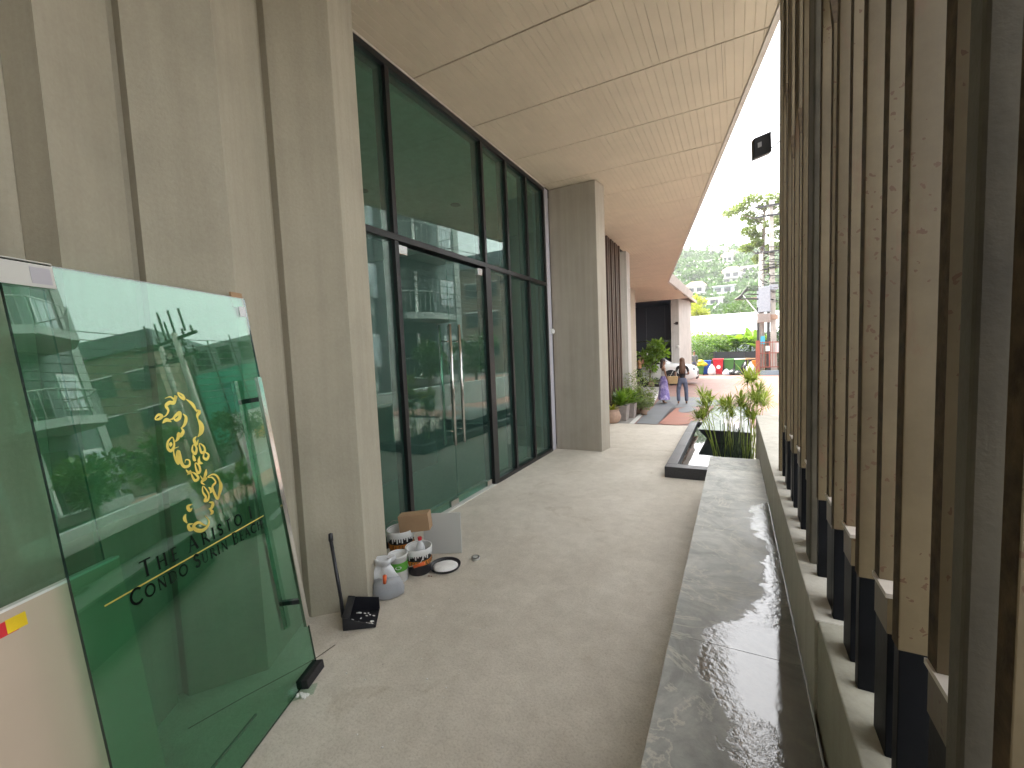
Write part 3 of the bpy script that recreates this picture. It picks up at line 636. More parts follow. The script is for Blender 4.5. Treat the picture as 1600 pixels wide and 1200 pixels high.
def heads(cx, cy, zc, n, sx, sz, r): return [(cx+rg.uniform(-sx, sx), cy+rg.uniform(-.12, .12), zc+rg.uniform(-sz, sz), r*rg.uniform(.8, 1.15)) for _ in range(n)]
papyrus(-.22, 6.35, .085, heads(-.36, 6.35, .84, 5, .07, .10, .17)+heads(-.42, 6.3, .62, 3, .08, .06, .15), 'papyrus clump nearest the walkway, leaning left over the curb', rg)
papyrus(-.08, 6.55, .085, heads(-.09, 6.5, .82, 5, .07, .07, .15)+heads(-.05, 6.6, .62, 2, .05, .05, .12), 'low papyrus clump in the middle of the pond', rg)
papyrus(.06, 6.45, .085, heads(.06, 6.5, .84, 4, .06, .08, .15), 'slender papyrus between the middle clump and the tall one', rg)
papyrus(.15, 6.4, .085, heads(.18, 6.45, 1.13, 4, .06, .04, .19)+heads(.24, 6.4, 1.0, 2, .05, .05, .17), 'tallest papyrus with the highest leaf tufts', rg)
papyrus(.19, 6.6, .085, heads(.27, 6.55, .84, 6, .08, .10, .19)+heads(.2, 6.45, .62, 3, .06, .06, .15), 'dense papyrus clump against the low plinth wall', rg)
dk = MB()
for _ in range(70):
    x = rg.uniform(-.2, .2); y = rg.uniform(6.3, 7.2); h = rg.uniform(.15, .45)
    dk.tube([(x, y, .08), (x+rg.uniform(-.05, .05), y+rg.uniform(-.03, .03), .08+h)], .004, 4)
stuff(dk.build('reed_stalks', 'leaf_dark'))

# ================================================================ LEANING GLASS AND THINGS ROUND IT
PG = Vector((-1.996, 1.4126, 0)); DH = Vector((.3785, -.9256, 0)); PN = Vector((.9185, .3756, .1236)).normalized(); UPV = Vector((-.1167, -.0412, .9923)).normalized()
PN = DH.cross(-UPV).normalized() if DH.cross(-UPV).x > 0 else DH.cross(UPV).normalized()
def P(u, v, n=0): return PG+DH*u+UPV*v+PN*n
leaf = thing('glass_door_leaf', 'green glass door leaf with a gold seahorse emblem leaning against the pleated wall', 'glass door', tuple(PG))
def slab_uv(u0, u1, v0, v1, n0, n1, name, mats, parent, edge_mat=None):
    b = MB(); p = [P(u0, v0, n0), P(u1, v0, n0), P(u1, v1, n0), P(u0, v1, n0), P(u0, v0, n1), P(u1, v0, n1), P(u1, v1, n1), P(u0, v1, n1)]
    b.v = [tuple(q) for q in p]; b.f = [(0, 1, 2, 3), (4, 7, 6, 5), (0, 4, 5, 1), (1, 5, 6, 2), (2, 6, 7, 3), (3, 7, 4, 0)]; b.mi = [0, 0, 1, 1, 1, 1]
    if not isinstance(mats, (list, tuple)): b.mi = [0]*6
    return b.build(name, mats, parent)
slab_uv(0, .985, .012, 2.0, -.010, 0, 'pane', ['glass_pane', 'glass_edge_dark'], leaf)
# pull handle near the right edge, a bar on each face
hb = MB()
hb.obox(P(.075, .30, .045), DH*.030, UPV*1.29, PN*.018)
hb.build('handle', 'chrome', leaf, bevel=.002)
hb = MB(); hb.obox(P(.085, .30, -.075), DH*.030, UPV*1.29, PN*.018); hb.build('handle', 'chrome', leaf, bevel=.002)
for v in (.42, 1.47): MB().obox(P(.08, v, -.07), DH*.018, UPV*.022, PN*.118).build('bracket', 'darkmetal', leaf)
def ribbon(strokes, w0, name, mat, parent, n=.0025, taper=True):
    b = MB()
    for st in strokes:
        pts = [Vector((u, v)) for u, v in st]
        # Catmull-Rom
        q = []
        closed = (pts[0]-pts[-1]).length < 1e-5
        for i in range(len(pts)-1):
            if closed: p0 = pts[i-1] if i > 0 else pts[-2]; p3 = pts[i+2] if i+2 < len(pts) else pts[1]
            else: p0 = pts[max(i-1, 0)]; p3 = pts[min(i+2, len(pts)-1)]
            p1, p2 = pts[i], pts[i+1]
            for k in range(5):
                t = k/5
                q.append(.5*((2*p1)+(-p0+p2)*t+(2*p0-5*p1+4*p2-p3)*t*t+(-p0+3*p1-3*p2+p3)*t**3))
        q.append(pts[-1]); m = len(q); vs = []
        for i, p in enumerate(q):
            d = q[min(i+1, m-1)]-q[max(i-1, 0)]; d = d.normalized() if d.length > 1e-7 else Vector((1, 0)); nn = Vector((-d.y, d.x)); t = i/(m-1)
            ww = w0*(.15+1.3*math.sin(pi*t)**1.2) if taper and not closed else w0*(.35+.8*abs(math.sin(pi*t*1.0)))
            a, c = p+nn*ww/2, p-nn*ww/2; vs += [P(a.x, a.y, n), P(c.x, c.y, n)]
        b.add(vs, [(2*i, 2*i+1, 2*i+3, 2*i+2) for i in range(m-1)])
    return b.build(name, mat, parent)
EMB = [[[0.5598,1.5429],[0.536,1.5464],[0.5201,1.5345],[0.5099,1.5489],[0.5258,1.5222],[0.5441,1.5243],[0.5621,1.5138],[0.5566,1.4946],[0.5708,1.4772],[0.5899,1.4718]],[[0.6189,1.4704],[0.6019,1.4842],[0.5878,1.4772],[0.6022,1.4679],[0.6189,1.4704]],[[0.5924,1.4498],[0.5721,1.4599],[0.5529,1.4484]],[[0.5721,1.4599],[0.5474,1.4594],[0.5286,1.4711],[0.5094,1.4788],[0.5139,1.4603],[0.5304,1.4517],[0.5384,1.458],[0.5286,1.4711]],[[0.4962,1.4726],[0.4853,1.456],[0.4964,1.4314],[0.519,1.4152]],[[0.4995,1.5601],[0.4784,1.5458],[0.4769,1.5316],[0.4922,1.5419],[0.4995,1.5601]],[[0.469,1.5308],[0.4464,1.5104],[0.4355,1.4911],[0.4284,1.4684]],[[0.4381,1.4806],[0.414,1.4701],[0.4294,1.4558],[0.4302,1.4359]],[[0.4288,1.4412],[0.4147,1.4114],[0.4241,1.3828],[0.4497,1.3668]],[[0.433,1.4418],[0.4258,1.4106],[0.4324,1.3844],[0.4497,1.3668]],[[0.4551,1.3706],[0.4693,1.3599],[0.463,1.3389],[0.4493,1.3559]],[[0.4771,1.341],[0.4886,1.3196],[0.4774,1.3027],[0.4659,1.3233],[0.4771,1.341]],[[0.4471,1.3391],[0.4288,1.3214],[0.4295,1.3014],[0.4463,1.2998],[0.4498,1.3197],[0.4471,1.3391]],[[0.4895,1.3038],[0.4877,1.282],[0.48,1.2756]],[[0.4307,1.297],[0.4145,1.2821],[0.4274,1.2668],[0.4421,1.2778],[0.4307,1.297]],[[0.4601,1.2877],[0.4679,1.2653],[0.4503,1.2544]],[[0.5187,1.4204],[0.5111,1.4034],[0.5268,1.3873],[0.5339,1.3938]],[[0.5434,1.3939],[0.5318,1.3986],[0.5422,1.3791],[0.5568,1.3693]],[[0.5624,1.3891],[0.5854,1.377],[0.5919,1.3533],[0.5808,1.3391],[0.5624,1.3578],[0.5624,1.3891]],[[0.5728,1.3726],[0.5804,1.3558]],[[0.5452,1.3472],[0.567,1.3427],[0.572,1.3176],[0.5675,1.2936],[0.5602,1.2849],[0.5606,1.3106],[0.5513,1.3297],[0.5489,1.312],[0.5476,1.2816],[0.5373,1.2642],[0.5155,1.2644],[0.511,1.2826],[0.5261,1.2899],[0.533,1.2778]],[[0.4866,1.2657],[0.472,1.2529],[0.4714,1.2302],[0.4836,1.2237],[0.4889,1.244],[0.4866,1.2657]],[[0.512,1.2336],[0.4971,1.224],[0.4867,1.2031],[0.5037,1.1975],[0.5129,1.2179],[0.512,1.2336]],[[0.5353,1.2524],[0.5245,1.2362],[0.5118,1.2388],[0.535,1.2297]],[[0.4406,1.228],[0.449,1.2083],[0.4634,1.1944]],[[0.4763,1.2108],[0.4641,1.1873],[0.4504,1.1941],[0.4762,1.1819],[0.4618,1.1666]],[[0.4431,1.1929],[0.4173,1.1974],[0.3951,1.1853],[0.3858,1.1541],[0.3961,1.1194],[0.4142,1.0907],[0.4261,1.12],[0.4277,1.1484],[0.4074,1.1607],[0.4204,1.1852],[0.4431,1.1929]],[[0.3942,1.1756],[0.3815,1.1433],[0.394,1.114],[0.4142,1.0907]],[[0.4721,1.1644],[0.4798,1.1425],[0.4703,1.1166],[0.4799,1.1045],[0.4629,1.103],[0.454,1.1247],[0.4721,1.1644]],[[0.448,1.1521],[0.4369,1.1347],[0.4482,1.1255]],[[0.4614,1.0916],[0.443,1.0813],[0.4539,1.065],[0.4693,1.0652]],[[0.4648,1.0616],[0.4542,1.0466],[0.4669,1.0405]],[[0.4927,1.046],[0.4789,1.0196],[0.4903,1.0007],[0.5185,0.9946],[0.5442,1.0073],[0.5534,1.0269],[0.5296,1.0329],[0.5075,1.0132],[0.4903,1.0007]],[[0.552,1.0368],[0.5738,1.0406],[0.5723,1.0227],[0.5563,1.0194],[0.5577,1.0339]],[[0.5743,1.0856],[0.5847,1.0708],[0.5775,1.049]],[[0.5382,1.112],[0.5606,1.1097],[0.5551,1.0921],[0.5418,1.0975]]]
ribbon(EMB, .0105, 'emblem', 'gold', leaf)
slab_uv(.171, .913, .9165, .9215, .0005, .0015, 'gold_line', 'gold', leaf)
# inscriptional capitals: strokes (x0,y0,x1,y1,width) in a unit-height em, with small serifs
def arc(cx, cy, rx, ry, a0, a1, n=10): return [(cx+rx*cos(R(a0+(a1-a0)*i/n)), cy+ry*sin(R(a0+(a1-a0)*i/n))) for i in range(n+1)]
GL = {
 'T': (.72, [[(.36, 0), (.36, 1)]], [[(.02, 1), (.70, 1)]], [(.36, 0)]),
 'H': (.86, [[(.14, 0), (.14, 1)], [(.72, 0), (.72, 1)]], [[(.14, .52), (.72, .52)]], [(.14, 0), (.14, 1), (.72, 0), (.72, 1)]),
 'E': (.58, [[(.14, 0), (.14, 1)]], [[(.14, 1), (.52, 1)], [(.14, .52), (.46, .52)], [(.14, 0), (.54, 0)]], [(.08, 0), (.08, 1)]),
 'A': (.82, [[(.40, 1), (.74, 0)]], [[(.40, 1), (.08, 0)], [(.20, .36), (.62, .36)]], [(.08, 0), (.74, 0)]),
 'R': (.74, [[(.14, 0), (.14, 1)], [(.36, .50), (.76, 0)]], [[(.14, 1), (.32, 1)]+arc(.32, .75, .22, .25, 90, -90)+[(.14, .5)]], [(.14, 0)]),
 'I': (.32, [[(.16, 0), (.16, 1)]], [], [(.16, 0), (.16, 1)]),
 '1': (.32, [[(.16, 0), (.16, 1)]], [], [(.16, 0), (.16, 1)]),
 'S': (.56, [arc(.27, .74, .19, .24, 20, 180, 8)+arc(.30, .27, .20, .25, 100, -150, 10)], [], []),
 'O': (.98, [arc(.48, .5, .42, .5, 0, 360, 24)], [], []),
 'C': (.86, [arc(.50, .5, .42, .5, 50, 310, 20)], [], []),
 'N': (.90, [[(.16, 1), (.74, 0)]], [[(.16, 0), (.16, 1)], [(.74, 0), (.74, 1)]], [(.16, 0), (.74, 1)]),
 'D': (.90, [[(.14, 0), (.14, 1)]], [[(.14, 1), (.38, 1)]+arc(.38, .5, .42, .5, 90, -90, 14)+[(.14, 0)]], []),
 'U': (.84, [[(.14, 1), (.14, .34)]], [[(.14, .36)]+arc(.41, .32, .27, .32, 180, 360, 10)+[(.68, 1)]], [(.14, 1), (.68, 1)]),
 'B': (.66, [[(.14, 0), (.14, 1)]], [[(.14, 1), (.30, 1)]+arc(.30, .77, .19, .23, 90, -90, 8)+[(.14, .54)], [(.14, .54), (.32, .54)]+arc(.32, .27, .24, .27, 90, -90, 8)+[(.14, 0)]], [])}
def lettering(text, u, v, size, small, slope, track, name, total=None):
    b = MB()
    def poly(pts, w_):
        for (x0, y0), (x1, y1) in zip(pts, pts[1:]):
            d = Vector((x1-x0, y1-y0)); L = d.length
            if L < 1e-6: continue
            d /= L; nn = Vector((-d.y, d.x))*w_/2; ex = d*w_*.25
            c = [(x0-ex.x+nn.x, y0-ex.y+nn.y), (x0-ex.x-nn.x, y0-ex.y-nn.y), (x1+ex.x-nn.x, y1+ex.y-nn.y), (x1+ex.x+nn.x, y1+ex.y+nn.y)]
            b.add([P(q[0], q[1], .002) for q in [(cu-x_*sz, cv+y_*sz) for x_, y_ in c]], [(0, 1, 2, 3)])
    W = 0
    for i, ch in enumerate(text):
        first = i == 0 or text[i-1] == ' '
        sz = size if first else small
        W += (.55*small if ch == ' ' else GL[ch][0]*sz+track)
    k = (total/W) if total else 1
    cu, cv = u, v
    for i, ch in enumerate(text):
        first = i == 0 or text[i-1] == ' '
        sz = (size if first else small)
        if ch == ' ': cu -= .55*small*k; continue
        adv, thick, thin, serif = GL[ch]
        for t_ in thick: poly(t_, .17)
        for t_ in thin: poly(t_, .095)
        for sx_, sy_ in serif: poly([(sx_-.10, sy_), (sx_+.10, sy_)], .05)
        cu -= (adv*sz+track)*k
    return b.build(name, 'film', leaf)
lettering('THE ARISTO 1', .785, .938, .056, .046, 0, .014, 'lettering', .56)
lettering('CONDO SURIN BEACH', .838, .868, .050, .039, 0, .009, 'lettering', .655)
slab_uv(.012, .055, 1.905, 1.955, .0005, .0015, 'paper_tag', 'bag_white', leaf)
# second sheet, board, card and wedges
gs = slab_uv(.79, 1.75, .012, 1.955, -.125, -.117, 'glass_sheet', ['glass_back', 'glass_edge'], None); tag(gs, 'plain pale green glass sheet leaning behind the emblem door leaf', 'glass sheet')
bd = thing('beige_panel', 'cream panel with a red and yellow sticker leaning low behind the glass, bottom left', 'panel', tuple(P(1.2, 0, -.12)))
slab_uv(.78, 1.9, .0, 1.02, -.10, -.075, 'sheet', 'beige_board', bd); slab_uv(.78, 1.9, 1.0205, 1.028, -.10, -.073, 'top_edge', 'board_edge', bd)
slab_uv(1.07, 1.40, .958, .996, -.0745, -.073, 'sticker', 'red_print', bd); slab_uv(1.05, 1.095, .960, .998, -.0728, -.0722, 'sticker_tip', 'yellow_print', bd)
cd = thing('white_card', 'white folded card strip lying along the top edge of the glass at far left', 'card', tuple(P(1.1, 1.95, .0)))
slab_uv(.853, 1.6, 1.925, 1.995, .002, .006, 'face', 'offwhite', cd); slab_uv(.853, 1.6, 2.001, 2.004, -.06, .006, 'fold', 'offwhite', cd)
slab_uv(.862, .915, 1.935, 1.985, .0065, .007, 'grey_print', 'lilac_paint', cd)
wd = MB().obox(P(-.005, 1.955, -.014), DH*.075, UPV*.075, PN*-.01).build('cardboard_wedge', 'cardboard'); tag(wd, 'torn brown cardboard wedge behind the top right corner of the leaning glass', 'cardboard')
wd = MB().obox(P(1.01, 1.9, -.062), DH*.12, UPV*.22, PN*-.012).build('cardboard_wedge', 'cardboard'); tag(wd, 'brown cardboard scrap above the white card strip at the left edge', 'cardboard')
rb = MB().obox(P(-.012, .0, -.03), DH*.155, UPV*.045, PN*.062).build('rubber_block', 'rubber', bevel=.004); tag(rb, 'black rubber block under the lower right corner of the leaning glass', 'block')
sd = MB().prism([(-1.985, 1.235), (-1.93, 1.19), (-1.865, 1.285), (-1.90, 1.335)], .002, .012).build('glass_shard', ['glass_back']); tag(sd, 'pale triangular glass shard on the floor by the black rubber block', 'glass shard')
sp = MB()
for k in range(14):
    a = rnd.uniform(0, 6.28); r_ = rnd.uniform(0, .022); x, y = -1.895+cos(a)*r_*1.6, 1.245+sin(a)*r_
    sp.blob((x, y, .014), (rnd.uniform(.006, .014), rnd.uniform(.005, .011), .004), 6, 4, jit=.2)
tag(sp.build('plaster_splash', 'powder'), 'small white plaster splash on the floor beside the glass shard', 'splash')
sl = slab_uv(.30, .62, .004, .024, -.14, -.128, 'glass_strip', 'glass_edge', None); tag(sl, 'turquoise offcut strip of glass lying on the floor behind the leaning pane', 'glass strip')
ck = MB()
pts = [(-2.22, .90), (-2.17, 1.12), (-2.10, 1.36), (-2.075, 1.46), (-2.067, 1.585)]
for a, b_ in zip(pts, pts[1:]): ck.add([(a[0]-.003, a[1], .003), (a[0]+.003, a[1], .003), (b_[0]+.003, b_[1], .003), (b_[0]-.003, b_[1], .003)], [(0, 1, 2, 3)])
ck_o = ck.build('floor_crack', 'soil'); struct(ck_o)

# ---------------------------------------------------------------- dustpan
dp = thing('dustpan', 'long-handled black dustpan standing on the floor against the concrete fold', 'dustpan', (-2.12, 1.78, 0))
# pan: open towards the walkway (front lip -2.12,1.685 .. -1.96,1.80)
A_, B_, D_ = Vector((-2.125, 1.69, .004)), Vector((-1.965, 1.80, .004)), Vector((-2.25, 1.85, .004)); C_ = B_+(D_-A_)*.98
F0, F1, B0_, B1_ = A_, B_, D_, C_
pn = MB(); t = Vector((0, 0, .006))
pn.hexa([A_, B_, C_, D_, A_+t, B_+t, C_+t, D_+t])
def wall3(a, b_, ha, hb, th):
    d = (b_-a).cross(Vector((0, 0, 1))).normalized()*th; ha, hb = Vector((0, 0, ha)), Vector((0, 0, hb))
    return [a, b_, b_+d, a+d, a+ha, b_+hb, b_+hb+d, a+ha+d]
pn.hexa(wall3(A_+t, B_+t, .075, .008, -.005)); pn.hexa(wall3(D_+t, A_+t, .095, .078, -.005)); pn.hexa(wall3(C_+t, D_+t, .075, .098, -.005))
q_ = (B_-A_)*.22; pn.hexa([A_+t+Vector((0, 0, .078)), A_+q_+t+Vector((0, 0, .066)), D_+q_+t+Vector((0, 0, .09)), D_+t+Vector((0, 0, .098)), A_+t+Vector((0, 0, .083)), A_+q_+t+Vector((0, 0, .071)), D_+q_+t+Vector((0, 0, .095)), D_+t+Vector((0, 0, .103))])
pn.build('pan', 'black_plastic', dp)
hm = (A_+D_)/2+Vector((-.015, -.01, .09))
MB().tube([hm+Vector((0, 0, -.06)), hm+Vector((-.008, 0, .06)), hm+Vector((-.06, .0, .42))], [.013, .011, .011], 10).lathe([(.012, 0), (.015, .01), (.014, .05), (.004, .055)], tuple(hm+Vector((-.06, .0, .42))), 10).build('handle', 'black_plastic', dp, smooth=True)
dd = MB()
for k in range(22):
    u_, v_ = rnd.uniform(.1, .9), rnd.uniform(.05, .8); p = F0.lerp(F1, u_).lerp(B0_.lerp(B1_, u_), v_)
    dd.blob((p.x, p.y, .016), (rnd.uniform(.004, .013), rnd.uniform(.003, .01), .002), 6, 4)
dd.build('dust', 'powder', dp)

# ---------------------------------------------------------------- paint corner
def bucket(x, y, r, h, label, fill, rot=0, bottle=False):
    t = thing('paint_bucket', label, 'bucket', (x, y, 0), 'paint buckets by the shopfront')
    MB().lathe([(r*.84, .0), (r*.86, .004), (r*.93, h*.62), (r*.97, h*.80), (r*1.0, h*.86), (r*1.04, h*.865), (r*1.04, h*.90), (r*.99, h*.905), (r*1.0, h), (r*1.03, h), (r*1.03, h-.006), (r*.96, h-.004), (r*.94, h*.7), (r*.9, h*fill)], (x, y, 0), 32, capb=True, capt=False).build('tub', 'black_plastic', t, smooth=True)
    MB().lathe([(r*.962, h*.60), (r*.985, h*.86)], (x, y, 0), 32, capb=False, capt=False).build('label_band', 'cloth_black', t, smooth=True)
    MB().lathe([(r*1.045, h*.80), (r*1.05, h*.87), (r*1.05, h*1.0), (r*1.0, h*1.015), (r*.965, h*.99), (r*.95, h*.7)], (x, y, 0), 32, capb=False, capt=False).build('rim', 'white_plastic', t, smooth=True)
    MB().lathe([(r*.94, h*.98), (r*.90, h*fill), (.0001, h*fill)], (x, y, 0), 32, capb=False, capt=False).build('lining', 'white_plastic', t, smooth=True)
    # drips and printed label: letters as upright blocks
    dr = MB(); yl = MB()
    for k in range(34):
        a = 2*pi*k/34; L = h*rnd.uniform(.05, .2); rr = r*1.0
        c = Vector((cos(a), sin(a), 0)); s2 = Vector((-sin(a), cos(a), 0))
        q = Vector((x, y, 0))+c*rr; dr.hexa([q-s2*.004+Vector((0, 0, h*.82-L)), q+s2*.004+Vector((0, 0, h*.82-L)), q+s2*.005+c*.002+Vector((0, 0, h*.82-L)), q-s2*.005+c*.002+Vector((0, 0, h*.82-L)),
             q-s2*.006+Vector((0, 0, h*.82)), q+s2*.006+Vector((0, 0, h*.82)), q+s2*.006+c*.003+Vector((0, 0, h*.82)), q-s2*.006+c*.003+Vector((0, 0, h*.82))])
    dr.build('drips', 'white_plastic', t)
    yl.lathe([(r*.972, h*.40), (r*.99, h*.58)], (x, y, 0), 40, capb=False, capt=False)
    yl.build('orange_label', 'orange_label', t, smooth=True)
    lt = MB()
    for k in range(26):
        a = 2*pi*k/26; c = Vector((cos(a), sin(a), 0)); s2 = Vector((-sin(a), cos(a), 0)); q = Vector((x, y, 0))+c*r*.992
        z0, z1 = h*.43, h*.55
        if k % 5 == 4: continue
        lt.hexa([q-s2*.005+Vector((0, 0, z0)), q-s2*.001+Vector((0, 0, z0)), q-s2*.001+c*.002+Vector((0, 0, z0)), q-s2*.005+c*.002+Vector((0, 0, z0)), q-s2*.005+Vector((0, 0, z1)), q-s2*.001+Vector((0, 0, z1)), q-s2*.001+c*.002+Vector((0, 0, z1)), q-s2*.005+c*.002+Vector((0, 0, z1))])
        zc = z0 if k % 2 else z1-.006
        lt.hexa([q-s2*.001+Vector((0, 0, zc)), q+s2*.006+Vector((0, 0, zc)), q+s2*.006+c*.002+Vector((0, 0, zc)), q-s2*.001+c*.002+Vector((0, 0, zc)), q-s2*.001+Vector((0, 0, zc+.006)), q+s2*.006+Vector((0, 0, zc+.006)), q+s2*.006+c*.002+Vector((0, 0, zc+.006)), q-s2*.001+c*.002+Vector((0, 0, zc+.006))])
    lt.build('lettering', 'black_plastic', t)
    return t
bk = bucket(-2.17, 2.46, .098, .20, 'black and orange paint bucket with a white dripping rim, in front of the white tile', .5)
MB().tube([(-2.262, 2.43, .175), (-2.24, 2.385, .125), (-2.17, 2.345, .085), (-2.09, 2.38, .115), (-2.078, 2.43, .175)], .003, 6).build('bail', 'white_plastic', bk, smooth=True)
MB().tube([(-2.13, 2.352, .092), (-2.055, 2.385, .118)], .012, 8).build('grip', 'orange_plastic', bk, smooth=True)
bk2 = bucket(-2.475, 2.60, .108, .235, 'open paint bucket with raised wire bail, behind the others under the carton', .55)
MB().tube([(-2.55, 2.50, .19), (-2.56, 2.51, .27), (-2.50, 2.55, .32), (-2.42, 2.60, .30)], .0025, 6).build('bail', 'chrome', bk2, smooth=True)
bt = thing('bottle', 'clear plastic bottle with a red cap standing inside the front paint bucket', 'bottle', (-2.16, 2.48, .1))
MB().lathe([(.034, 0), (.036, .01), (.036, .09), (.026, .12), (.013, .14), (.012, .15)], (-2.165, 2.475, .09), 16).build('body', 'bag_white', bt, smooth=True)
MB().lathe([(.016, 0), (.016, .022)], (-2.165, 2.475, .242), 12).build('cap', 'red_plastic', bt)
cn = thing('paint_can', 'slim white paint can with a green band between the bag and the bucket', 'can', (-2.235, 2.29, 0))
cx, cy = -2.235, 2.30
MB().lathe([(.066, 0), (.068, .003), (.069, .185), (.074, .188), (.074, .198), (.066, .20), (.066, .19), (.064, .165)], (cx, cy, 0), 28).build('body', 'white_plastic', cn, smooth=True)
MB().lathe([(.0695, .085), (.07, .150)], (cx, cy, 0), 28, capb=False, capt=False).build('green_band', 'green_label', cn, smooth=True)
MB().lathe([(.0705, .105), (.0712, .118), (.0705, .131)], (cx, cy, 0), 28, capb=False, capt=False).build('logo_base', 'green_label', cn)
a0 = math.atan2(-cy, -cx)
lg = MB(); cc_ = Vector((cos(a0), sin(a0), 0)); ss_ = Vector((-sin(a0), cos(a0), 0)); q0 = Vector((cx, cy, .118))+cc_*.0725
lg.add([q0+ss_*(.024*cos(k*pi/8))+Vector((0, 0, .012*sin(k*pi/8)))-cc_*.004*abs(cos(k*pi/8)) for k in range(16)], [tuple(range(16))]); lg.build('oval_logo', 'white_plastic', cn)
# plastic bag of powder with an orange scraper
bg_ = thing('powder_bag', 'translucent white plastic bag of grey powder slumped against the concrete edge', 'bag', (-2.15, 2.09, 0))
def lump(name, mat, parent, c, levels, seg=22, amp=.06, seed=1, sx=1, sy=1, rot=0):
    g = random.Random(seed); ph = [g.uniform(0, 6.28) for _ in range(6)]
    vs = []
    for z, r in levels:
        for k in range(seg):
            a = 2*pi*k/seg; rr = r*(1+amp*(sin(3*a+ph[0]+z*20)+.6*sin(5*a+ph[1]-z*33)+.4*sin(9*a+ph[2]+z*61)))
            x_, y_ = rr*cos(a)*sx, rr*sin(a)*sy
            vs.append((c[0]+x_*cos(rot)-y_*sin(rot), c[1]+x_*sin(rot)+y_*cos(rot), c[2]+z))
    n = len(levels); fs = [(i*seg+k, i*seg+(k+1) % seg, (i+1)*seg+(k+1) % seg, (i+1)*seg+k) for i in range(n-1) for k in range(seg)]
    fs += [tuple(range(seg-1, -1, -1)), tuple((n-1)*seg+k for k in range(seg))]
    o = MB().add(vs, fs).build(name, mat, parent, smooth=True); return o
MATS['bag_powder'] = None
plain('bag_powder', (.36, .38, .41), .35, var=.08, scale=8, bump=.4, bscale=20)
lump('lower_bag', 'bag_powder', bg_, (-2.15, 2.10, 0), [(0, .075), (.01, .092), (.05, .098), (.10, .088), (.13, .075), (.14, .05)], amp=.05, seed=3, sx=1.1, sy=.72, rot=.75)
lump('upper_bag', 'bag_white', bg_, (-2.185, 2.105, .115), [(0, .066), (.02, .080), (.045, .076), (.07, .066), (.09, .054), (.10, .047), (.112, .060), (.135, .072), (.150, .070), (.145, .055), (.12, .03)], amp=.22, seed=12, sx=1.05, sy=.62, rot=.6)
MB().tube([(-2.105, 2.03, .135), (-2.10, 2.03, .19)], [.011, .014], 8).build('scraper', 'orange_plastic', bg_, smooth=True)
# carton and tile
ct = thing('carton', 'closed brown cardboard carton resting on the rear paint bucket', 'box', (-2.40, 2.66, .2))
o_ = Vector((-2.452, 2.565, .205)); ax = Vector((.245, .085, .035)); ay = Vector((-.10, .22, .0)).normalized()*.10; az = Vector((-.015, 0, .14))
MB().obox(o_, ax, ay, az).build('body', 'cardboard', ct, bevel=.003)
MB().obox(o_+az*1.004+ax*.0+ay*.46, ax, ay*.08, az*.004).build('tape', 'straw', ct)
tl = MB().obox((-2.315, 2.70, .003), (.285, .135, .004), (.004, -.012, 0), (-.03, .045, .325)).build('floor_tile', 'tile_white', bevel=.002)
tag(tl, 'square pale grey ceramic tile leaning against the carton and buckets', 'tile')
ty = thing('mixing_tray', 'round black tray heaped with white powder on the floor', 'tray', (-2.02, 2.59, 0))
MB().lathe([(.085, 0), (.108, .004), (.118, .022), (.122, .024), (.121, .016), (.111, .0), ], (-2.02, 2.585, .001), 36, capb=True, capt=False).lathe([(.0, .005), (.105, .006), (.114, .020)], (-2.02, 2.585, .001), 36, capb=False, capt=False).build('tray', 'black_plastic', ty, smooth=True)
lump('powder_heap', 'powder', ty, (-2.015, 2.583, .006), [(0, .098), (.006, .094), (.011, .078), (.016, .05), (.018, .02)], seg=30, amp=.03, seed=5)
fr = MB()
for x, y, s in ((-2.05, 2.42, .012), (-2.03, 2.425, .008)): fr.blob((x, y, .004), (s, s*.6, .004), 6, 4, jit=.3)
tag(fr.build('red_scrap', 'terracotta'), 'tiny reddish scrap on the floor in front of the tray', 'scrap')
tag(MB().lathe([(.035, 0), (.036, .012), (.022, .02), (.034, .02)], (-1.87, 2.79, 0), 14).build('tape_roll', 'offwhite', smooth=True), 'small roll of pale tape at the corner of the tile', 'tape roll')
ds = MB()
for _ in range(70):
    x, y = rnd.uniform(-2.2, -1.2), rnd.uniform(1.2, 3.6)
    s = rnd.uniform(.002, .006); ds.blob((x, y, .001), (s, s*.8, s*.5), 5, 3, jit=.3)
stuff(ds.build('floor_crumbs', 'powder'))
sn = MB().box(-2.712, -2.66, 6.56, 6.62, 1.94, 2.02).lathe([(.02, 0), (.02, .05)], (-2.66, 6.6, 1.95), 8).build('wall_sensor', 'white_paint', bevel=.004); tag(sn, 'small white bell sensor in the corner by the pier', 'sensor')

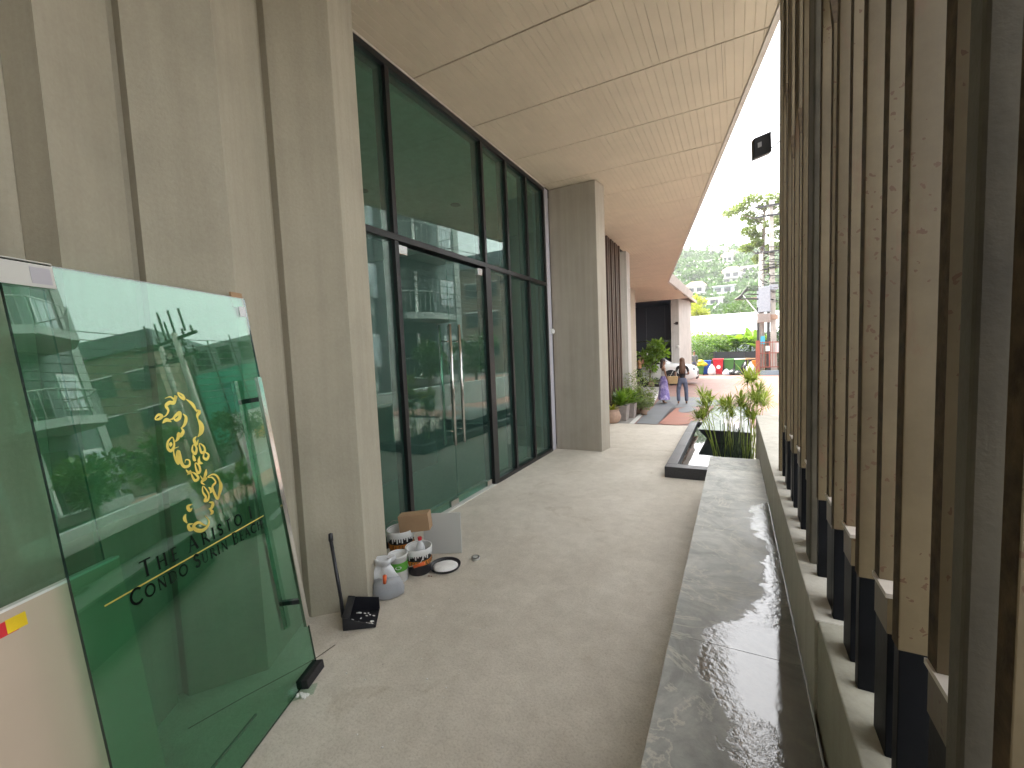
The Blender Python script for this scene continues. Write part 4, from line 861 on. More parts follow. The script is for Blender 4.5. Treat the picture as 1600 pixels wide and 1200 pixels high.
# ================================================================ PLANTS BY THE WALL
def leaves(b, c, rad, n, size, rg, asp=.35, up=0.0, hollow=.35):
    for _ in range(n):
        while True:
            p = Vector((rg.uniform(-1, 1), rg.uniform(-1, 1), rg.uniform(-1, 1)))
            if hollow < p.length < 1: break
        q = Vector((c[0]+p.x*rad[0], c[1]+p.y*rad[1], c[2]+p.z*rad[2]))
        d = Vector((p.x+rg.uniform(-.8, .8), p.y+rg.uniform(-.8, .8), p.z*.6+rg.uniform(-.6, .8)+up)).normalized()
        s = d.cross(Vector((rg.uniform(-1, 1), rg.uniform(-1, 1), rg.uniform(-1, 1)))).normalized(); L = size*rg.uniform(.6, 1.3)
        b.add([q-s*L*asp*.15, q+d*L*.5+s*L*asp*.5, q+d*L, q+d*L*.5-s*L*asp*.5], [(0, 1, 2, 3)])
    return b
def fronds(b, c, n, L, w_, rg, e0=.3, e1=1.3, droop=.35, seg=5):
    for _ in range(n):
        a = rg.uniform(0, 2*pi); e = rg.uniform(e0, e1); l_ = L*rg.uniform(.65, 1.1)
        hd = Vector((cos(a), sin(a), 0)); sd = Vector((-sin(a), cos(a), 0)); vs = []
        for i in range(seg+1):
            t = i/seg; p = Vector(c)+hd*l_*t*cos(e)+Vector((0, 0, l_*t*sin(e)-droop*l_*t*t)); ww = w_*math.sin(pi*min(.98, t*.8+.2))
            vs += [p-sd*ww/2, p+sd*ww/2]
        b.add(vs, [(2*i, 2*i+1, 2*i+3, 2*i+2) for i in range(seg)])
    return b
rg = random.Random(11)
t = thing('potted_agave', 'round clay pot with pale succulent rosette nearest the concrete pier', 'plant', (-2.45, 9.38, 0))
MB().lathe([(.11, 0), (.16, .03), (.20, .14), (.17, .25), (.14, .28), (.17, .31), (.15, .31), (.12, .27)], (-2.45, 9.38, .0), 20).build('pot', 'terracotta', t, smooth=True)
fronds(MB(), (-2.45, 9.38, .28), 26, .22, .06, rg, .2, 1.2, .15).build('leaves', 'leaf_yellow', t)
for i, (x, y, gl, lab) in enumerate(((-2.38, 10.0, 'leaf_bright', 'bright green fern in a tall grey box planter, second plant from the pier'), (-2.36, 10.75, 'leaf_bright', 'bright green fern in the farther grey box planter, third plant from the pier'))):
    z = zg(y)
    t = thing('potted_fern', lab, 'plant', (x, y, z), 'ferns in box planters')
    MB().hexa([(x-.13, y-.13, z), (x+.13, y-.13, z), (x+.13, y+.13, z), (x-.13, y+.13, z), (x-.16, y-.16, z+.36), (x+.16, y-.16, z+.36), (x+.16, y+.16, z+.36), (x-.16, y+.16, z+.36)]).build('box_planter', 'box_grey', t, bevel=.01)
    f = MB(); fronds(f, (x, y, z+.34), 120, .60, .055, rg, .4, 1.5, .28); f.build('fronds', gl, t)
for (x, y, s, lab) in ((-2.35, 11.9, 1.15, 'large olive-green feathery bush behind the box planters'), (-2.15, 11.5, .62, 'small grey-green bush spilling over its pot at the walkway side')):
    z = zg(y); t = thing('potted_bush', lab, 'plant', (x, y, z))
    MB().lathe([(.12*s, 0), (.17*s, .3*s), (.15*s, .3*s)], (x, y, z), 14).build('pot', 'terracotta', t, smooth=True)
    b = MB(); fronds(b, (x, y, z+.4*s), 130, .5*s, .02, rg, .1, 1.5, .4, 4); leaves(b, (x, y, z+.62*s), (.42*s, .42*s, .42*s), 900, .07, rg, .4)
    b.build('foliage', 'leaf_olive', t); MB().tube([(x, y, z+.2*s), (x, y, z+.6*s)], .02, 5).build('stem', 'bark', t)
z = -.4
bn = thing('garden_bench', 'low dark wooden bench frame holding plants by the broad column', 'bench', (-4.9, 22.2, z))
for k in range(4): MB().box(-5.2, -4.3, 21.9+k*.13, 22.0+k*.13, z+.42, z+.45).build('slat', 'fin_brown', bn)
for x in (-5.15, -4.4):
    for y in (21.95, 22.35): MB().box(x, x+.06, y, y+.06, z, z+.42).build('leg', 'fin_brown', bn)
t = thing('potted_fern', 'bright fern in a pot standing on the dark bench by the column', 'plant', (-4.9, 22.1, z+.45), 'ferns in box planters')
MB().lathe([(.10, 0), (.14, .2), (.12, .2)], (-4.88, 22.1, z+.45), 12).build('pot', 'terracotta', t); b = MB(); fronds(b, (-4.88, 22.1, z+.62), 50, .45, .07, rg, .2, 1.3, .3); b.build('fronds', 'leaf_bright', t)
t = thing('potted_shrub', 'dark small shrub in a pot between the bench and the woman in black', 'plant', (-4.5, 22.4, z))
MB().lathe([(.12, 0), (.16, .3), (.14, .3)], (-4.48, 22.6, z), 12).build('pot', 'darkmetal', t); b = MB(); leaves(b, (-4.48, 22.6, z+.6), (.25, .25, .35), 260, .09, rg); b.build('foliage', 'leaf_dark', t)
t = thing('black_bag', 'round black bag with a pale rim set on the ground by the walkway', 'bag', (-4.25, 22.9, z))
MB().blob((-4.25, 22.95, z+.24), (.27, .22, .25), 16, 10).build('body', 'bag_black', t, smooth=True); MB().tube([(-4.25+.26*cos(a/10), 22.74, z+.26+.24*sin(a/10)) for a in range(0, 32, 2)], .022, 6).build('rim', 'lilac_paint', t, smooth=True)
for i, (x, lab) in enumerate(((-3.86, 'low round pot with a leafy plant left of the woman in lilac'), (-3.58, 'low dark pot just behind the woman in lilac'))):
    t = thing('low_planter', lab, 'planter', (x, 23.0, z), 'low planters on the walkway edge')
    MB().lathe([(.14, 0), (.20, .10), (.21, .22), (.17, .24)], (x, 23.0, z), 14).build('pot', 'darkmetal' if i else 'terracotta', t, smooth=True); b = MB(); leaves(b, (x, 23.0, z+.28), (.18, .18, .12), 120, .10, rg); b.build('foliage', 'leaf_mid', t)
MB_ = MB().box(-4.1, -3.3, 23.3, 23.5, z, z+.30).build('brick_edging', 'terracotta'); tag(MB_, 'low reddish brick edging at the foot of the broad-leaved tree', 'edging')
# broad-leaved frangipani
tr_ = thing('frangipani_tree', 'young broad-leaved tree with bright yellow-green leaves in front of the white van', 'tree', (-4.1, 23.7, z))
MB().tube([(-4.05, 23.4, z), (-4.0, 23.4, z+.8), (-3.9, 23.4, z+1.1)], [.06, .05, .04], 7).tube([(-3.98, 23.4, z+.85), (-4.25, 23.4, z+1.3), (-4.4, 23.3, z+1.6)], [.04, .03, .02], 6).tube([(-3.95, 23.4, z+1.0), (-3.7, 23.4, z+1.5), (-3.5, 23.4, z+2.1)], [.04, .03, .02], 6).build('trunk', 'bark', tr_, smooth=True)
b = MB()
for c, r in (((-4.35, 23.3, z+1.45), .34), ((-3.95, 23.4, z+1.15), .32), ((-3.75, 23.4, z+1.62), .34), ((-3.5, 23.4, z+2.05), .30), ((-3.35, 23.4, z+1.72), .22), ((-4.1, 23.4, z+1.65), .3), ((-3.75, 23.3, z+2.15), .22)):
    leaves(b, c, (r, r, r*.8), 75, .30, rg, .42, hollow=.1)
b.build('crown', 'leaf_bright', tr_)

# ================================================================ VEHICLES
def wheel(parent, x, y, z, r, w_, nm='wheel'):
    wv = MB(); sg = 24
    def ring(prof, mat, name, par):
        vs = []
        for yy, rr in prof:
            for k in range(sg): a = 2*pi*k/sg; vs.append((x+rr*cos(a), y+yy, z+rr*sin(a)))
        n = len(prof); fs = [(i*sg+k, (i+1)*sg+k, (i+1)*sg+(k+1) % sg, i*sg+(k+1) % sg) for i in range(n-1) for k in range(sg)]+[tuple(range(sg)), tuple((n-1)*sg+k for k in range(sg-1, -1, -1))]
        return MB().add(vs, fs).build(name, mat, par, smooth=False)
    ty_ = ring([(-w_/2, r*.62), (-w_/2, r*.9), (-w_*.4, r), (w_*.4, r), (w_/2, r*.9), (w_/2, r*.62)], 'tyre', nm, parent)
    rm = ring([(-w_/2-.012, r*.16), (-w_/2-.006, r*.2), (-w_/2+.03, r*.5), (-w_/2-.01, r*.63), (w_/2, r*.63)], 'alloy', 'rim', ty_)
    return ty_
car = thing('white_car', 'white sport utility car parked nose right behind the two women', 'car', (-4.2, 24.6, -.4))
z = -.4
def loft(secs, name, mats, parent, smooth=True, mi=0):
    # secs: list of (x, [(y,z)...]) closed ring sections
    b = MB(); n = len(secs[0][1]); vs = []
    for x, ring in secs: vs += [(x, yy, zz) for yy, zz in ring]
    m = len(secs); fs = [(i*n+k, i*n+(k+1) % n, (i+1)*n+(k+1) % n, (i+1)*n+k) for i in range(m-1) for k in range(n)]+[tuple(range(n-1, -1, -1)), tuple((m-1)*n+k for k in range(n))]
    return b.add(vs, fs).build(name, mats, parent, smooth=smooth)
YC = 24.75
def bring(hw, z0, zs, zt, hwt=None):
    hwt = hwt or hw*.86
    return [(YC-hw*.92, z+z0), (YC-hw, z+z0+.15), (YC-hw, z+zs), (YC-hwt, z+zt), (YC+hwt, z+zt), (YC+hw, z+zs), (YC+hw, z+z0+.15), (YC+hw*.92, z+z0)]
body = loft([(-6.45, bring(.80, .45, .85, 1.02)), (-6.3, bring(.88, .30, .95, 1.12)), (-5.2, bring(.92, .24, .98, 1.10)), (-3.9, bring(.92, .24, .98, 1.08)), (-3.3, bring(.92, .26, .98, 1.12)), (-2.7, bring(.92, .28, .92, 1.10, .80)), (-2.1, bring(.86, .28, .84, 1.0, .72)), (-1.85, bring(.74, .34, .74, .88, .60)), (-1.78, bring(.66, .40, .66, .76, .52))], 'body', 'car_white', car)
b_ = body.modifiers.new('bevel', 'BEVEL'); b_.width = .05; b_.segments = 2; b_.limit_method = 'ANGLE'
def cring(hw, hwt, z0, zt): return [(YC-hw, z+z0), (YC-hwt, z+zt), (YC+hwt, z+zt), (YC+hw, z+z0)]
cab = loft([(-6.35, cring(.80, .70, 1.04, 1.40)), (-6.1, cring(.82, .66, 1.05, 1.72)), (-5.0, cring(.84, .66, 1.06, 1.80)), (-4.2, cring(.84, .66, 1.06, 1.76)), (-3.15, cring(.80, .70, 1.07, 1.12))], 'roof', 'car_white', car)
gw = MB()
for sgn in (-1, 1):
    def yy(zz): return YC+sgn*(.845-(zz-1.06)*.24+.004)
    def win(x0, x1, x2, x3): gw.add([(x0, yy(1.12), z+1.12), (x1, yy(1.12), z+1.12), (x2, yy(1.62), z+1.62), (x3, yy(1.62), z+1.62)], [(0, 1, 2, 3)])
    win(-6.15, -5.25, -5.25, -5.95); win(-5.18, -4.35, -4.35, -5.18); win(-4.28, -3.55, -4.10, -4.28)
gw.build('side_window', 'car_glass', car)
MB().add([(-3.22, YC-.72, z+1.13), (-3.22, YC+.72, z+1.13), (-4.12, YC+.62, z+1.745), (-4.12, YC-.62, z+1.745)], [(0, 1, 2, 3)]).build('windscreen', 'car_glass', car)
for sgn in (-1, 1): MB().blob((-3.5, YC+sgn*1.0, z+1.2), (.09, .12, .08), 10, 7).build('mirror', 'car_white', car, smooth=True)
for x in (-3.03, -5.65):
    for y in (YC-.84, YC+.84):
        wheel(car, x, y, z+.35, .35, .24)
ar = MB()
for x in (-3.03, -5.65):
    for sgn in (-1, 1):
        vs = []
        for k in range(13):
            a = pi*k/12; vs += [(x+.375*cos(a), YC+sgn*.925, z+.36+.375*sin(a)), (x+.45*cos(a), YC+sgn*.932, z+.36+.45*sin(a))]
        ar.add(vs, [(2*k, 2*k+1, 2*k+3, 2*k+2) for k in range(12)])
        ar.add([(x+.375*cos(pi*k/12), YC+sgn*.922, z+.36+.375*sin(pi*k/12)) for k in range(13)]+[(x-.375, YC+sgn*.922, z+.2), (x+.375, YC+sgn*.922, z+.2)], [tuple(range(15))])
ar.build('wheel_arch', 'car_trim', car)
for sgn in (-1, 1): MB().blob((-1.98, YC+sgn*.62, z+.80), (.14, .16, .085), 10, 7).build('headlight', 'car_glass', car, smooth=True)
MB().box(-1.80, -1.755, YC-.42, YC+.42, z+.50, z+.70).build('grille', 'car_trim', car, bevel=.01); MB().box(-1.84, -1.76, YC-.6, YC+.6, z+.30, z+.42).build('bumper_vent', 'car_trim', car, bevel=.01)
MB().box(-4.9, -4.72, YC-.945, YC-.915, z+.88, z+.92).build('door_handle', 'alloy', car)
van = thing('white_van', 'tall white van seen partly behind the young tree', 'van', (-6.5, 27.2, -.4))
YC = 27.3
body = loft([(-9.4, bring(.85, .3, 2.0, 2.2, .7)), (-9.2, bring(.92, .28, 2.1, 2.35, .75)), (-6.2, bring(.92, .28, 2.1, 2.35, .75)), (-5.9, bring(.92, .28, 2.0, 2.25, .72)), (-5.1, bring(.92, .28, 1.30, 1.36, .8)), (-4.6, bring(.86, .3, 1.05, 1.12, .75)), (-4.5, bring(.78, .35, .8, .9, .7))], 'body', 'car_white', van)
b_ = body.modifiers.new('bevel', 'BEVEL'); b_.width = .05; b_.segments = 2; b_.limit_method = 'ANGLE'
MB().add([(-5.82, YC-.66, z+2.17), (-5.82, YC+.66, z+2.17), (-5.12, YC+.74, z+1.41), (-5.12, YC-.74, z+1.41)], [(0, 1, 2, 3)]).build('windscreen', 'car_glass', van)
MB().box(-6.9, -6.0, YC-.935, YC-.915, z+1.2, z+1.9).build('side_window', 'car_glass', van); 
for x in (-5.2, -8.6):
    for y in (YC-.84, YC+.84): wheel(van, x, y, z+.34, .34, .22)

# ================================================================ PEOPLE
def skinmesh(name, joints, edges, mat, parent, sub=1, root=0):
    """joints: list of (x,y,z,rx,ry)"""
    me = bpy.data.meshes.new(name); bm = bmesh.new(); ly = bm.verts.layers.skin.verify()
    q = parent; off = Vector((0, 0, 0))
    vv = []
    for i, j in enumerate(joints):
        v = bm.verts.new(j[:3]); v[ly].radius = (j[3], j[4] if len(j) > 4 else j[3]); v[ly].use_root = (i == root); vv.append(v)
    for a, b in edges: bm.edges.new((vv[a], vv[b]))
    bm.to_mesh(me); bm.free(); me.materials.append(MATS[mat])
    o = bpy.data.objects.new(name, me); col.objects.link(o); o.parent = parent
    sk = o.modifiers.new('skin', 'SKIN'); sk.use_smooth_shade = True
    sb = o.modifiers.new('sub', 'SUBSURF'); sb.levels = sub; sb.render_levels = sub
    return o
def person(loc, face, H, label, skin, hair, hairlen, top, bottom, pose='stand', skirt=False, arms=None, sleeve=True, stance=.10):
    """figure in local coords facing +Y, H metres tall, then turned to 'face' (radians, 0 = +Y, clockwise)"""
    t = thing('person', label, 'person', loc); t.rotation_euler = (0, 0, -face)
    k = H/1.65; J = []; E = []
    def j(x, y, zz, r, r2=None): J.append((x*k, y*k, zz*k, r*k, (r2 or r)*k)); return len(J)-1
    pel = j(0, 0, .90, .115, .085); wai = j(0, .0, 1.03, .095, .07); che = j(0, .0, 1.20, .125, .085); sho = j(0, -.01, 1.33, .09, .065); nk = j(0, 0, 1.40, .045); hd0 = j(0, .012, 1.48, .060, .07); hd = j(0, .015, 1.555, .068, .082); hd2 = j(0, .005, 1.61, .05, .06)
    E += [(pel, wai), (wai, che), (che, sho), (sho, nk), (nk, hd0), (hd0, hd), (hd, hd2)]
    legs = []
    for s in (-1, 1):
        a = j(s*.085, 0, .84, .082); kn = j(s*stance, .02, .48, .052); cf = j(s*stance, -.01, .33, .05); an = j(s*stance, -.02, .08, .032); to = j(s*(stance+.015), .11, .025, .032, .022)
        E += [(pel, a), (a, kn), (kn, cf), (cf, an), (an, to)]; legs.append((a, kn, cf, an))
    arms = arms or [((-.20, 0, 1.06), (-.19, .06, .84)), ((.20, 0, 1.06), (.19, .06, .84))]
    armj = []
    for s, (el, wr) in zip((-1, 1), arms):
        sh_ = j(s*.155, -.01, 1.32, .045); e_ = j(*el, .033); w_ = j(*wr, .022)
        d = (Vector(wr)-Vector(el)).normalized(); hnd = Vector(wr)+d*.07
        h_ = j(*hnd, .026, .016)
        E += [(sho, sh_), (sh_, e_), (e_, w_), (w_, h_)]; armj.append((sh_, e_, w_))
        for f in range(4):
            off_ = Vector((.0, .012*(f-1.5), 0)); tip = hnd+d*(.075 if f in (1, 2) else .062)+off_
            f_ = j(*tip, .007); m_ = j(*(hnd+d*.03+off_), .008); E += [(h_, m_), (m_, f_)]
        th = hnd+Vector((0, .035, -.01)); th_ = j(*th, .008); E.append((h_, th_))
    skinmesh('body', J, E, skin, t, 1)
    # face: nose, eyes, ears
    f = MB(); f.blob((0, .105*k, 1.535*k), (.011*k, .018*k, .016*k), 6, 5); 
    for s in (-1, 1): f.blob((s*.073*k, .0, 1.54*k), (.01*k, .018*k, .026*k), 6, 5)
    f.build('nose_and_ears', skin, t, smooth=True, world=False)
    f = MB()
    for s in (-1, 1): f.blob((s*.028*k, .088*k, 1.56*k), (.011*k, .008*k, .006*k), 6, 5)
    f.blob((0, .092*k, 1.495*k), (.02*k, .008*k, .005*k), 6, 4); f.build('eyes_and_mouth', 'hair_dark', t, smooth=True, world=False)
    # hair cap + length
    hb_ = MB(); hb_.blob((0, -.018*k, 1.575*k), (.086*k, .098*k, .092*k), 14, 9, jit=.03)
    if hairlen:
        n = 10
        lv = [(1.60, .08), (1.5, .088), (1.40, .10), (1.40-hairlen*.5, .105), (1.40-hairlen, .055)]
        vs = []
        for zz, w_ in lv:
            for q in range(n):
                a = 2*pi*q/n; vs.append((w_*k*cos(a)*(1+.06*sin(q*5)), (-.055+(-.02 if zz < 1.45 else 0))*k+.048*k*sin(a), zz*k+.01*sin(q*3)))
        hb_.add(vs, [(i*n+q, i*n+(q+1) % n, (i+1)*n+(q+1) % n, (i+1)*n+q) for i in range(len(lv)-1) for q in range(n)]+[tuple((len(lv)-1)*n+q for q in range(n))])
    hb_.build('hair', hair, t, smooth=True, world=False)
    # top
    TJ = [tuple(J[i][:3])+(J[i][3]+.012, J[i][4]+.014) for i in (pel, wai, che, sho)]; TE = [(0, 1), (1, 2), (2, 3)]
    if sleeve:
        for sh_, e_, w_ in armj:
            a = len(TJ); TJ.append(tuple(J[sh_][:3])+(J[sh_][3]+.012,)*2); TE.append((3, a)); mid = Vector(J[sh_][:3]).lerp(Vector(J[e_][:3]), .75 if sleeve != 'long' else 1)
            TJ.append(tuple(mid)+(.043*k, .043*k)); TE.append((a, a+1))
            if sleeve == 'long': TJ.append(tuple(J[w_][:3])+(.032*k,)*2); TE.append((a+1, a+2))
    skinmesh('top', TJ, TE, top, t, 1)
    if skirt:
        n = 24; vs = []; lv = [(1.02, .115, .09), (.92, .15, .12), (.6, .19, .15), (.3, .23, .19), (.17, .25, .20)]
        for i, (zz, rx, ry) in enumerate(lv):
            for q in range(n):
                a = 2*pi*q/n; m = 1+.09*sin(6*a+1)*i/4; vs.append((rx*k*cos(a)*m, ry*k*sin(a)*m, zz*k))
        MB().add(vs, [(i*n+q, i*n+(q+1) % n, (i+1)*n+(q+1) % n, (i+1)*n+q) for i in range(len(lv)-1) for q in range(n)]).build('skirt', bottom, t, smooth=True, world=False)
    else:
        TJ = [tuple(J[pel][:3])+(J[pel][3]+.014, J[pel][4]+.016), (0, 0, 1.0*k, J[wai][3]+.018, J[wai][4]+.02)]; TE = [(0, 1)]
        for a, kn, cf, an in legs:
            b0 = len(TJ)
            TJ += [tuple(J[a][:3])+(J[a][3]+.012,)*2, tuple(J[kn][:3])+(.072*k,)*2, tuple(J[cf][:3])+(.068*k,)*2, (J[an][0], J[an][1], J[an][2]+.04*k, .062*k, .062*k)]
            TE += [(0, b0), (b0, b0+1), (b0+1, b0+2), (b0+2, b0+3)]
        skinmesh('trousers', TJ, TE, bottom, t, 1)
    fo = MB()
    for s in (-1, 1): fo.box((s*(stance+.01)-.042)*k, (s*(stance+.01)+.042)*k, -.06*k, .16*k, -.004, .012)
    fo.build('sandals', 'straw' if skin == 'skin_tan' else 'cloth_white', t, world=False, bevel=.004)
    return t
s = NT('lilac_floral'); v = s.co(); n = s.noise(v, 9, 3, .6); s.pbr(s.ramp(n, [(.38, (.22, .17, .42)), (.5, (.33, .27, .58)), (.62, (.55, .48, .70))]), .8); MATS['lilac'] = s.m
zl = zg(15.9)
person((-2.27, 15.9, zl), R(70), 1.62, 'woman in a white sleeveless top and long lilac skirt standing on the left', 'skin_tan', 'hair_dark', .10, 'cloth_white', 'lilac', skirt=True, sleeve=False,
       arms=[((-.19, .04, 1.08), (-.13, .14, .86)), ((.19, .03, 1.08), (.15, .12, .84))], stance=.07)
ld = person((-1.62, 15.6, zg(15.6)), R(-12), 1.62, 'woman seen from behind with long brown hair, dark top and blue-grey trousers', 'skin_tan', 'hair_brown', .30, 'cloth_black', 'cloth_denim',
       arms=[((-.22, .02, 1.08), (-.20, .12, .93)), ((.22, .06, 1.08), (.12, .26, 1.06))], stance=.13)
tb = thing('straw_bag', 'straw tote bag with long white straps hanging from the brown-haired woman', 'bag', (-1.86, 15.5, zl))
MB().hexa([(-2.02, 15.36, zl+.76), (-1.76, 15.34, zl+.76), (-1.76, 15.44, zl+.76), (-2.02, 15.46, zl+.76), (-2.07, 15.34, zl+1.02), (-1.73, 15.32, zl+1.02), (-1.73, 15.46, zl+1.02), (-2.07, 15.48, zl+1.02)]).build('body', 'straw', tb, bevel=.02)
MB().tube([(-1.99, 15.40, zl+1.01), (-1.82, 15.50, zl+1.34), (-1.78, 15.40, zl+1.01)], .009, 6).build('strap', 'cloth_white', tb, smooth=True)
person((-2.40, 30.3, -.4), R(170), 1.70, 'person far off in a grey shirt and jeans by the yellow bin', 'skin', 'hair_dark', 0, 'cloth_grey', 'cloth_denim', sleeve='long')
person((-4.46, 23.0, -.4), R(100), 1.66, 'woman in an orange top and black trousers raising her hands to her face', 'skin', 'hair_dark', .05, 'cloth_orange', 'cloth_black',
       arms=[((-.17, .14, 1.16), (-.05, .17, 1.38)), ((.17, .14, 1.16), (.05, .17, 1.38))])
person((-4.72, 23.3, -.4), R(150), 1.62, 'dark-haired person in a white shirt half hidden behind the column', 'skin', 'hair_dark', .12, 'cloth_white', 'cloth_black', sleeve='long')

# ================================================================ BINS AND RUBBISH
z = -.4
def bin_(x, y, mat, label, wid=.56, lid=True, h=1.0, lidmat=None):
    t = thing('wheelie_bin', label, 'bin', (x, y, z), 'bins along the far fence'); a = wid/2
    MB().hexa([(x-a*.78, y-.25, z+.05), (x+a*.78, y-.25, z+.05), (x+a*.78, y+.25, z+.05), (x-a*.78, y+.25, z+.05), (x-a, y-.34, z+h*.92), (x+a, y-.34, z+h*.92), (x+a, y+.34, z+h*.92), (x-a, y+.34, z+h*.92)]).build('body', mat, t, bevel=.02)
    MB().box(x-a*1.08, x+a*1.08, y-.38, y+.38, z+h*.925, z+h*.97).build('lid', lidmat or mat, t, bevel=.015)
    MB().tube([(x-a*.8, y+.40, z+h*.9), (x+a*.8, y+.40, z+h*.9)], .02, 6).build('handle', 'black_plastic', t)
    for s in (-1, 1): MB().tube([(x+s*a*.8-.03, y+.24, z+.1), (x+s*a*.8+.03, y+.24, z+.1)], .1, 12).build('wheel', 'tyre', t)
    return t
bin_(-1.78, 32.3, 'bin_blue', 'blue wheelie bin beside the yellow bag-topped bin')
rb_ = bin_(-1.05, 32.2, 'bin_red', 'bright red wheelie bin with a white round emblem', .62, h=1.1)
MB().add([(-1.02+.13*cos(k*pi/8), 31.885, .12+.13*sin(k*pi/8)) for k in range(16)], [tuple(range(16))]).build('round_emblem', 'white_paint', rb_)
bin_(-.40, 32.6, 'bin_green', 'green wheelie bin next to the red one', .6, h=1.06)
bin_(.25, 32.6, 'bin_green', 'green wheelie bin beside the pile of sacks, right of its twin', .6, h=1.06, lidmat='line_white')
t = bin_(-2.16, 31.9, 'bin_green', 'small green bin topped with yellow sacks', .5, h=.62); 
t = thing('yellow_sacks', 'heap of yellow sacks on the small green bin', 'sacks', (-2.16, 31.9, .2))
for i, (dx, dz, r) in enumerate(((-.15, .36, .28), (.15, .40, .30), (0, .56, .24))): lump('sack', 'bin_yellow', t, (-2.12+dx, 31.85, z+.32+dz-.1), [(0, r*.6), (.08, r), (.18, r*.9), (.27, r*.4)], seed=i, amp=.1)
def bagobj(name, lab, mat, x, y, r, h, seed):
    t_ = lump(name, mat, None, (x, y, z), [(0, r*.8), (h*.2, r), (h*.55, r*.9), (h*.8, r*.5), (h*.9, r*.15), (h, r*.22)], seed=seed, amp=.09); tag(t_, lab, 'rubbish bag', 'rubbish bags by the bins')
bagobj('rubbish_bag', 'grey-white rubbish bag between the blue and red bins', 'bag_white', -1.42, 31.7, .26, .75, 4)
bagobj('rubbish_bag', 'pale blue rubbish bag on the ground before the green bins', 'bag_paleblue', -.52, 31.4, .26, .42, 5)
bagobj('rubbish_bag', 'black rubbish bag on the ground in front of the green bins, left of its twin', 'bag_black', -.16, 31.4, .30, .42, 6)
bagobj('rubbish_bag', 'wide black rubbish bag at the right of the row on the ground', 'bag_black', .14, 31.3, .30, .34, 7)
bagobj('rubbish_bag', 'upright black rubbish bag leaning on the dark gate post side', 'bag_black', .62, 32.2, .34, .95, 9)
bagobj('rubbish_bag', 'tall pointed white sack beside the orange gate', 'bag_white', .86, 31.2, .28, .85, 10)
t = MB().obox((.55, 31.9, .55), (.6, .05, .05), (0, .4, 0), (0, 0, .05)).obox((.58, 31.9, .62), (.5, .05, -.03), (0, .4, 0), (0, 0, .05)).build('flattened_boxes', 'cardboard'); tag(t, 'flattened cardboard laid on top of the upright black bag', 'cardboard')
t = MB().obox((.98, 31.8, .05), (.35, .05, .05), (0, .3, 0), (-.05, 0, .45)).build('orange_crate', 'orange_label', bevel=.02); tag(t, 'orange crate tilted behind the white sack near the gate', 'crate')

# net fence, hedges and tropical plants behind
nf = thing('net_fence', 'low dark mesh fence behind the row of bins', 'fence', (-.5, 34.3, -.4))
for i in range(5): MB().box(-2.3+i*.95, -2.3+i*.95+.93, 34.3, 34.32, -.35, 1.12-.06*i*.3).build('panel', 'mesh_dark', nf); MB().tube([(-2.3+i*.95, 34.26, -.4), (-2.3+i*.95, 34.26, 1.15)], .025, 6).build('post', 'darkmetal', nf)
rg = random.Random(21)
def shrub(name, lab, cat, c, rad, n, size, mat, group=None, asp=.4, h=.3, lo=-.4):
    t = thing(name, lab, cat, (c[0], c[1], lo), group); b = MB(); leaves(b, c, rad, n, size, rg, asp, hollow=h); b.build('foliage', mat, t)
    MB().tube([(c[0], c[1], lo), (c[0]+.05, c[1], c[2])], [.05, .02], 6).build('stem', 'bark', t); return t
shrub('clipped_shrub', 'rounded clipped green shrub beside the pale end column', 'shrub', (-2.35, 33.2, .75), (.95, .6, .95), 2600, .13, 'leaf_mid')
shrub('hedge', 'long dense hedge running behind the dark mesh fence', 'hedge', (0, 36, .9), (4.6, .8, 1.15), 7000, .18, 'leaf_mid', h=.5)
shrub('hedge', 'bright light-green shrub mass above the hedge, left part', 'hedge', (-2.6, 38, 1.5), (2.6, .9, 1.3), 3500, .2, 'leaf_bright', h=.4)
shrub('hedge', 'dark shrub mass behind the pole bases', 'hedge', (2.6, 34.5, 1.0), (1.3, .8, 1.6), 2600, .18, 'leaf_dark', h=.3)
def banana(x, y, h, lab, n=11, mat='leaf_bright', L=2.5, w_=.62):
    t = thing('banana_plant', lab, 'plant', (x, y, -.4), 'tropical plants behind the bins'); MB().tube([(x, y, -.4), (x, y, h*.55)], [.1, .07], 8).build('stem', 'leaf_mid', t, smooth=True)
    b = MB(); fronds(b, (x, y, h*.5), n, L, w_, rg, .5, 1.45, .45, 7); b.build('leaves', mat, t)
banana(.05, 36.4, 2.7, 'tall banana plant with broad upright leaves, centre of the hedge')
banana(1.0, 36.8, 3.0, 'banana plant with wide arching leaves left of the poles', 12)
banana(-.6, 37.0, 2.1, 'shorter banana plant left of the tall one', 9)
banana(1.5, 35.6, 2.3, 'banana plant tucked against the left utility pole', 9)
shrub('feathery_shrub', 'thin feathery shrub standing up before the white roof, left one', 'shrub', (-2.3, 37, 2.6), (.55, .4, 1.1), 420, .16, 'leaf_olive', asp=.2)
shrub('feathery_shrub', 'thin feathery shrub standing up before the white roof, right one', 'shrub', (-1.1, 36.8, 2.3), (.45, .4, 1.3), 650, .16, 'leaf_olive', asp=.25)
# white roof
wr = thing('white_roofed_shed', 'low shed with a broad white sheet roof beyond the hedge', 'shed', (-1, 52, 0))
MB().box(-8, 8, 52, 60, -.4, 2.6).build('wall', 'villa_grey', wr)
for i in range(16): MB().hexa([(-8+i, 49.5, 2.62), (-7.02+i, 49.5, 2.62), (-7.02+i, 58, 5.2), (-8+i, 58, 5.2), (-8+i, 49.5, 2.67), (-7.02+i, 49.5, 2.67), (-7.02+i, 58, 5.25), (-8+i, 58, 5.25)]).build('roof_sheet', 'roof_white', wr)
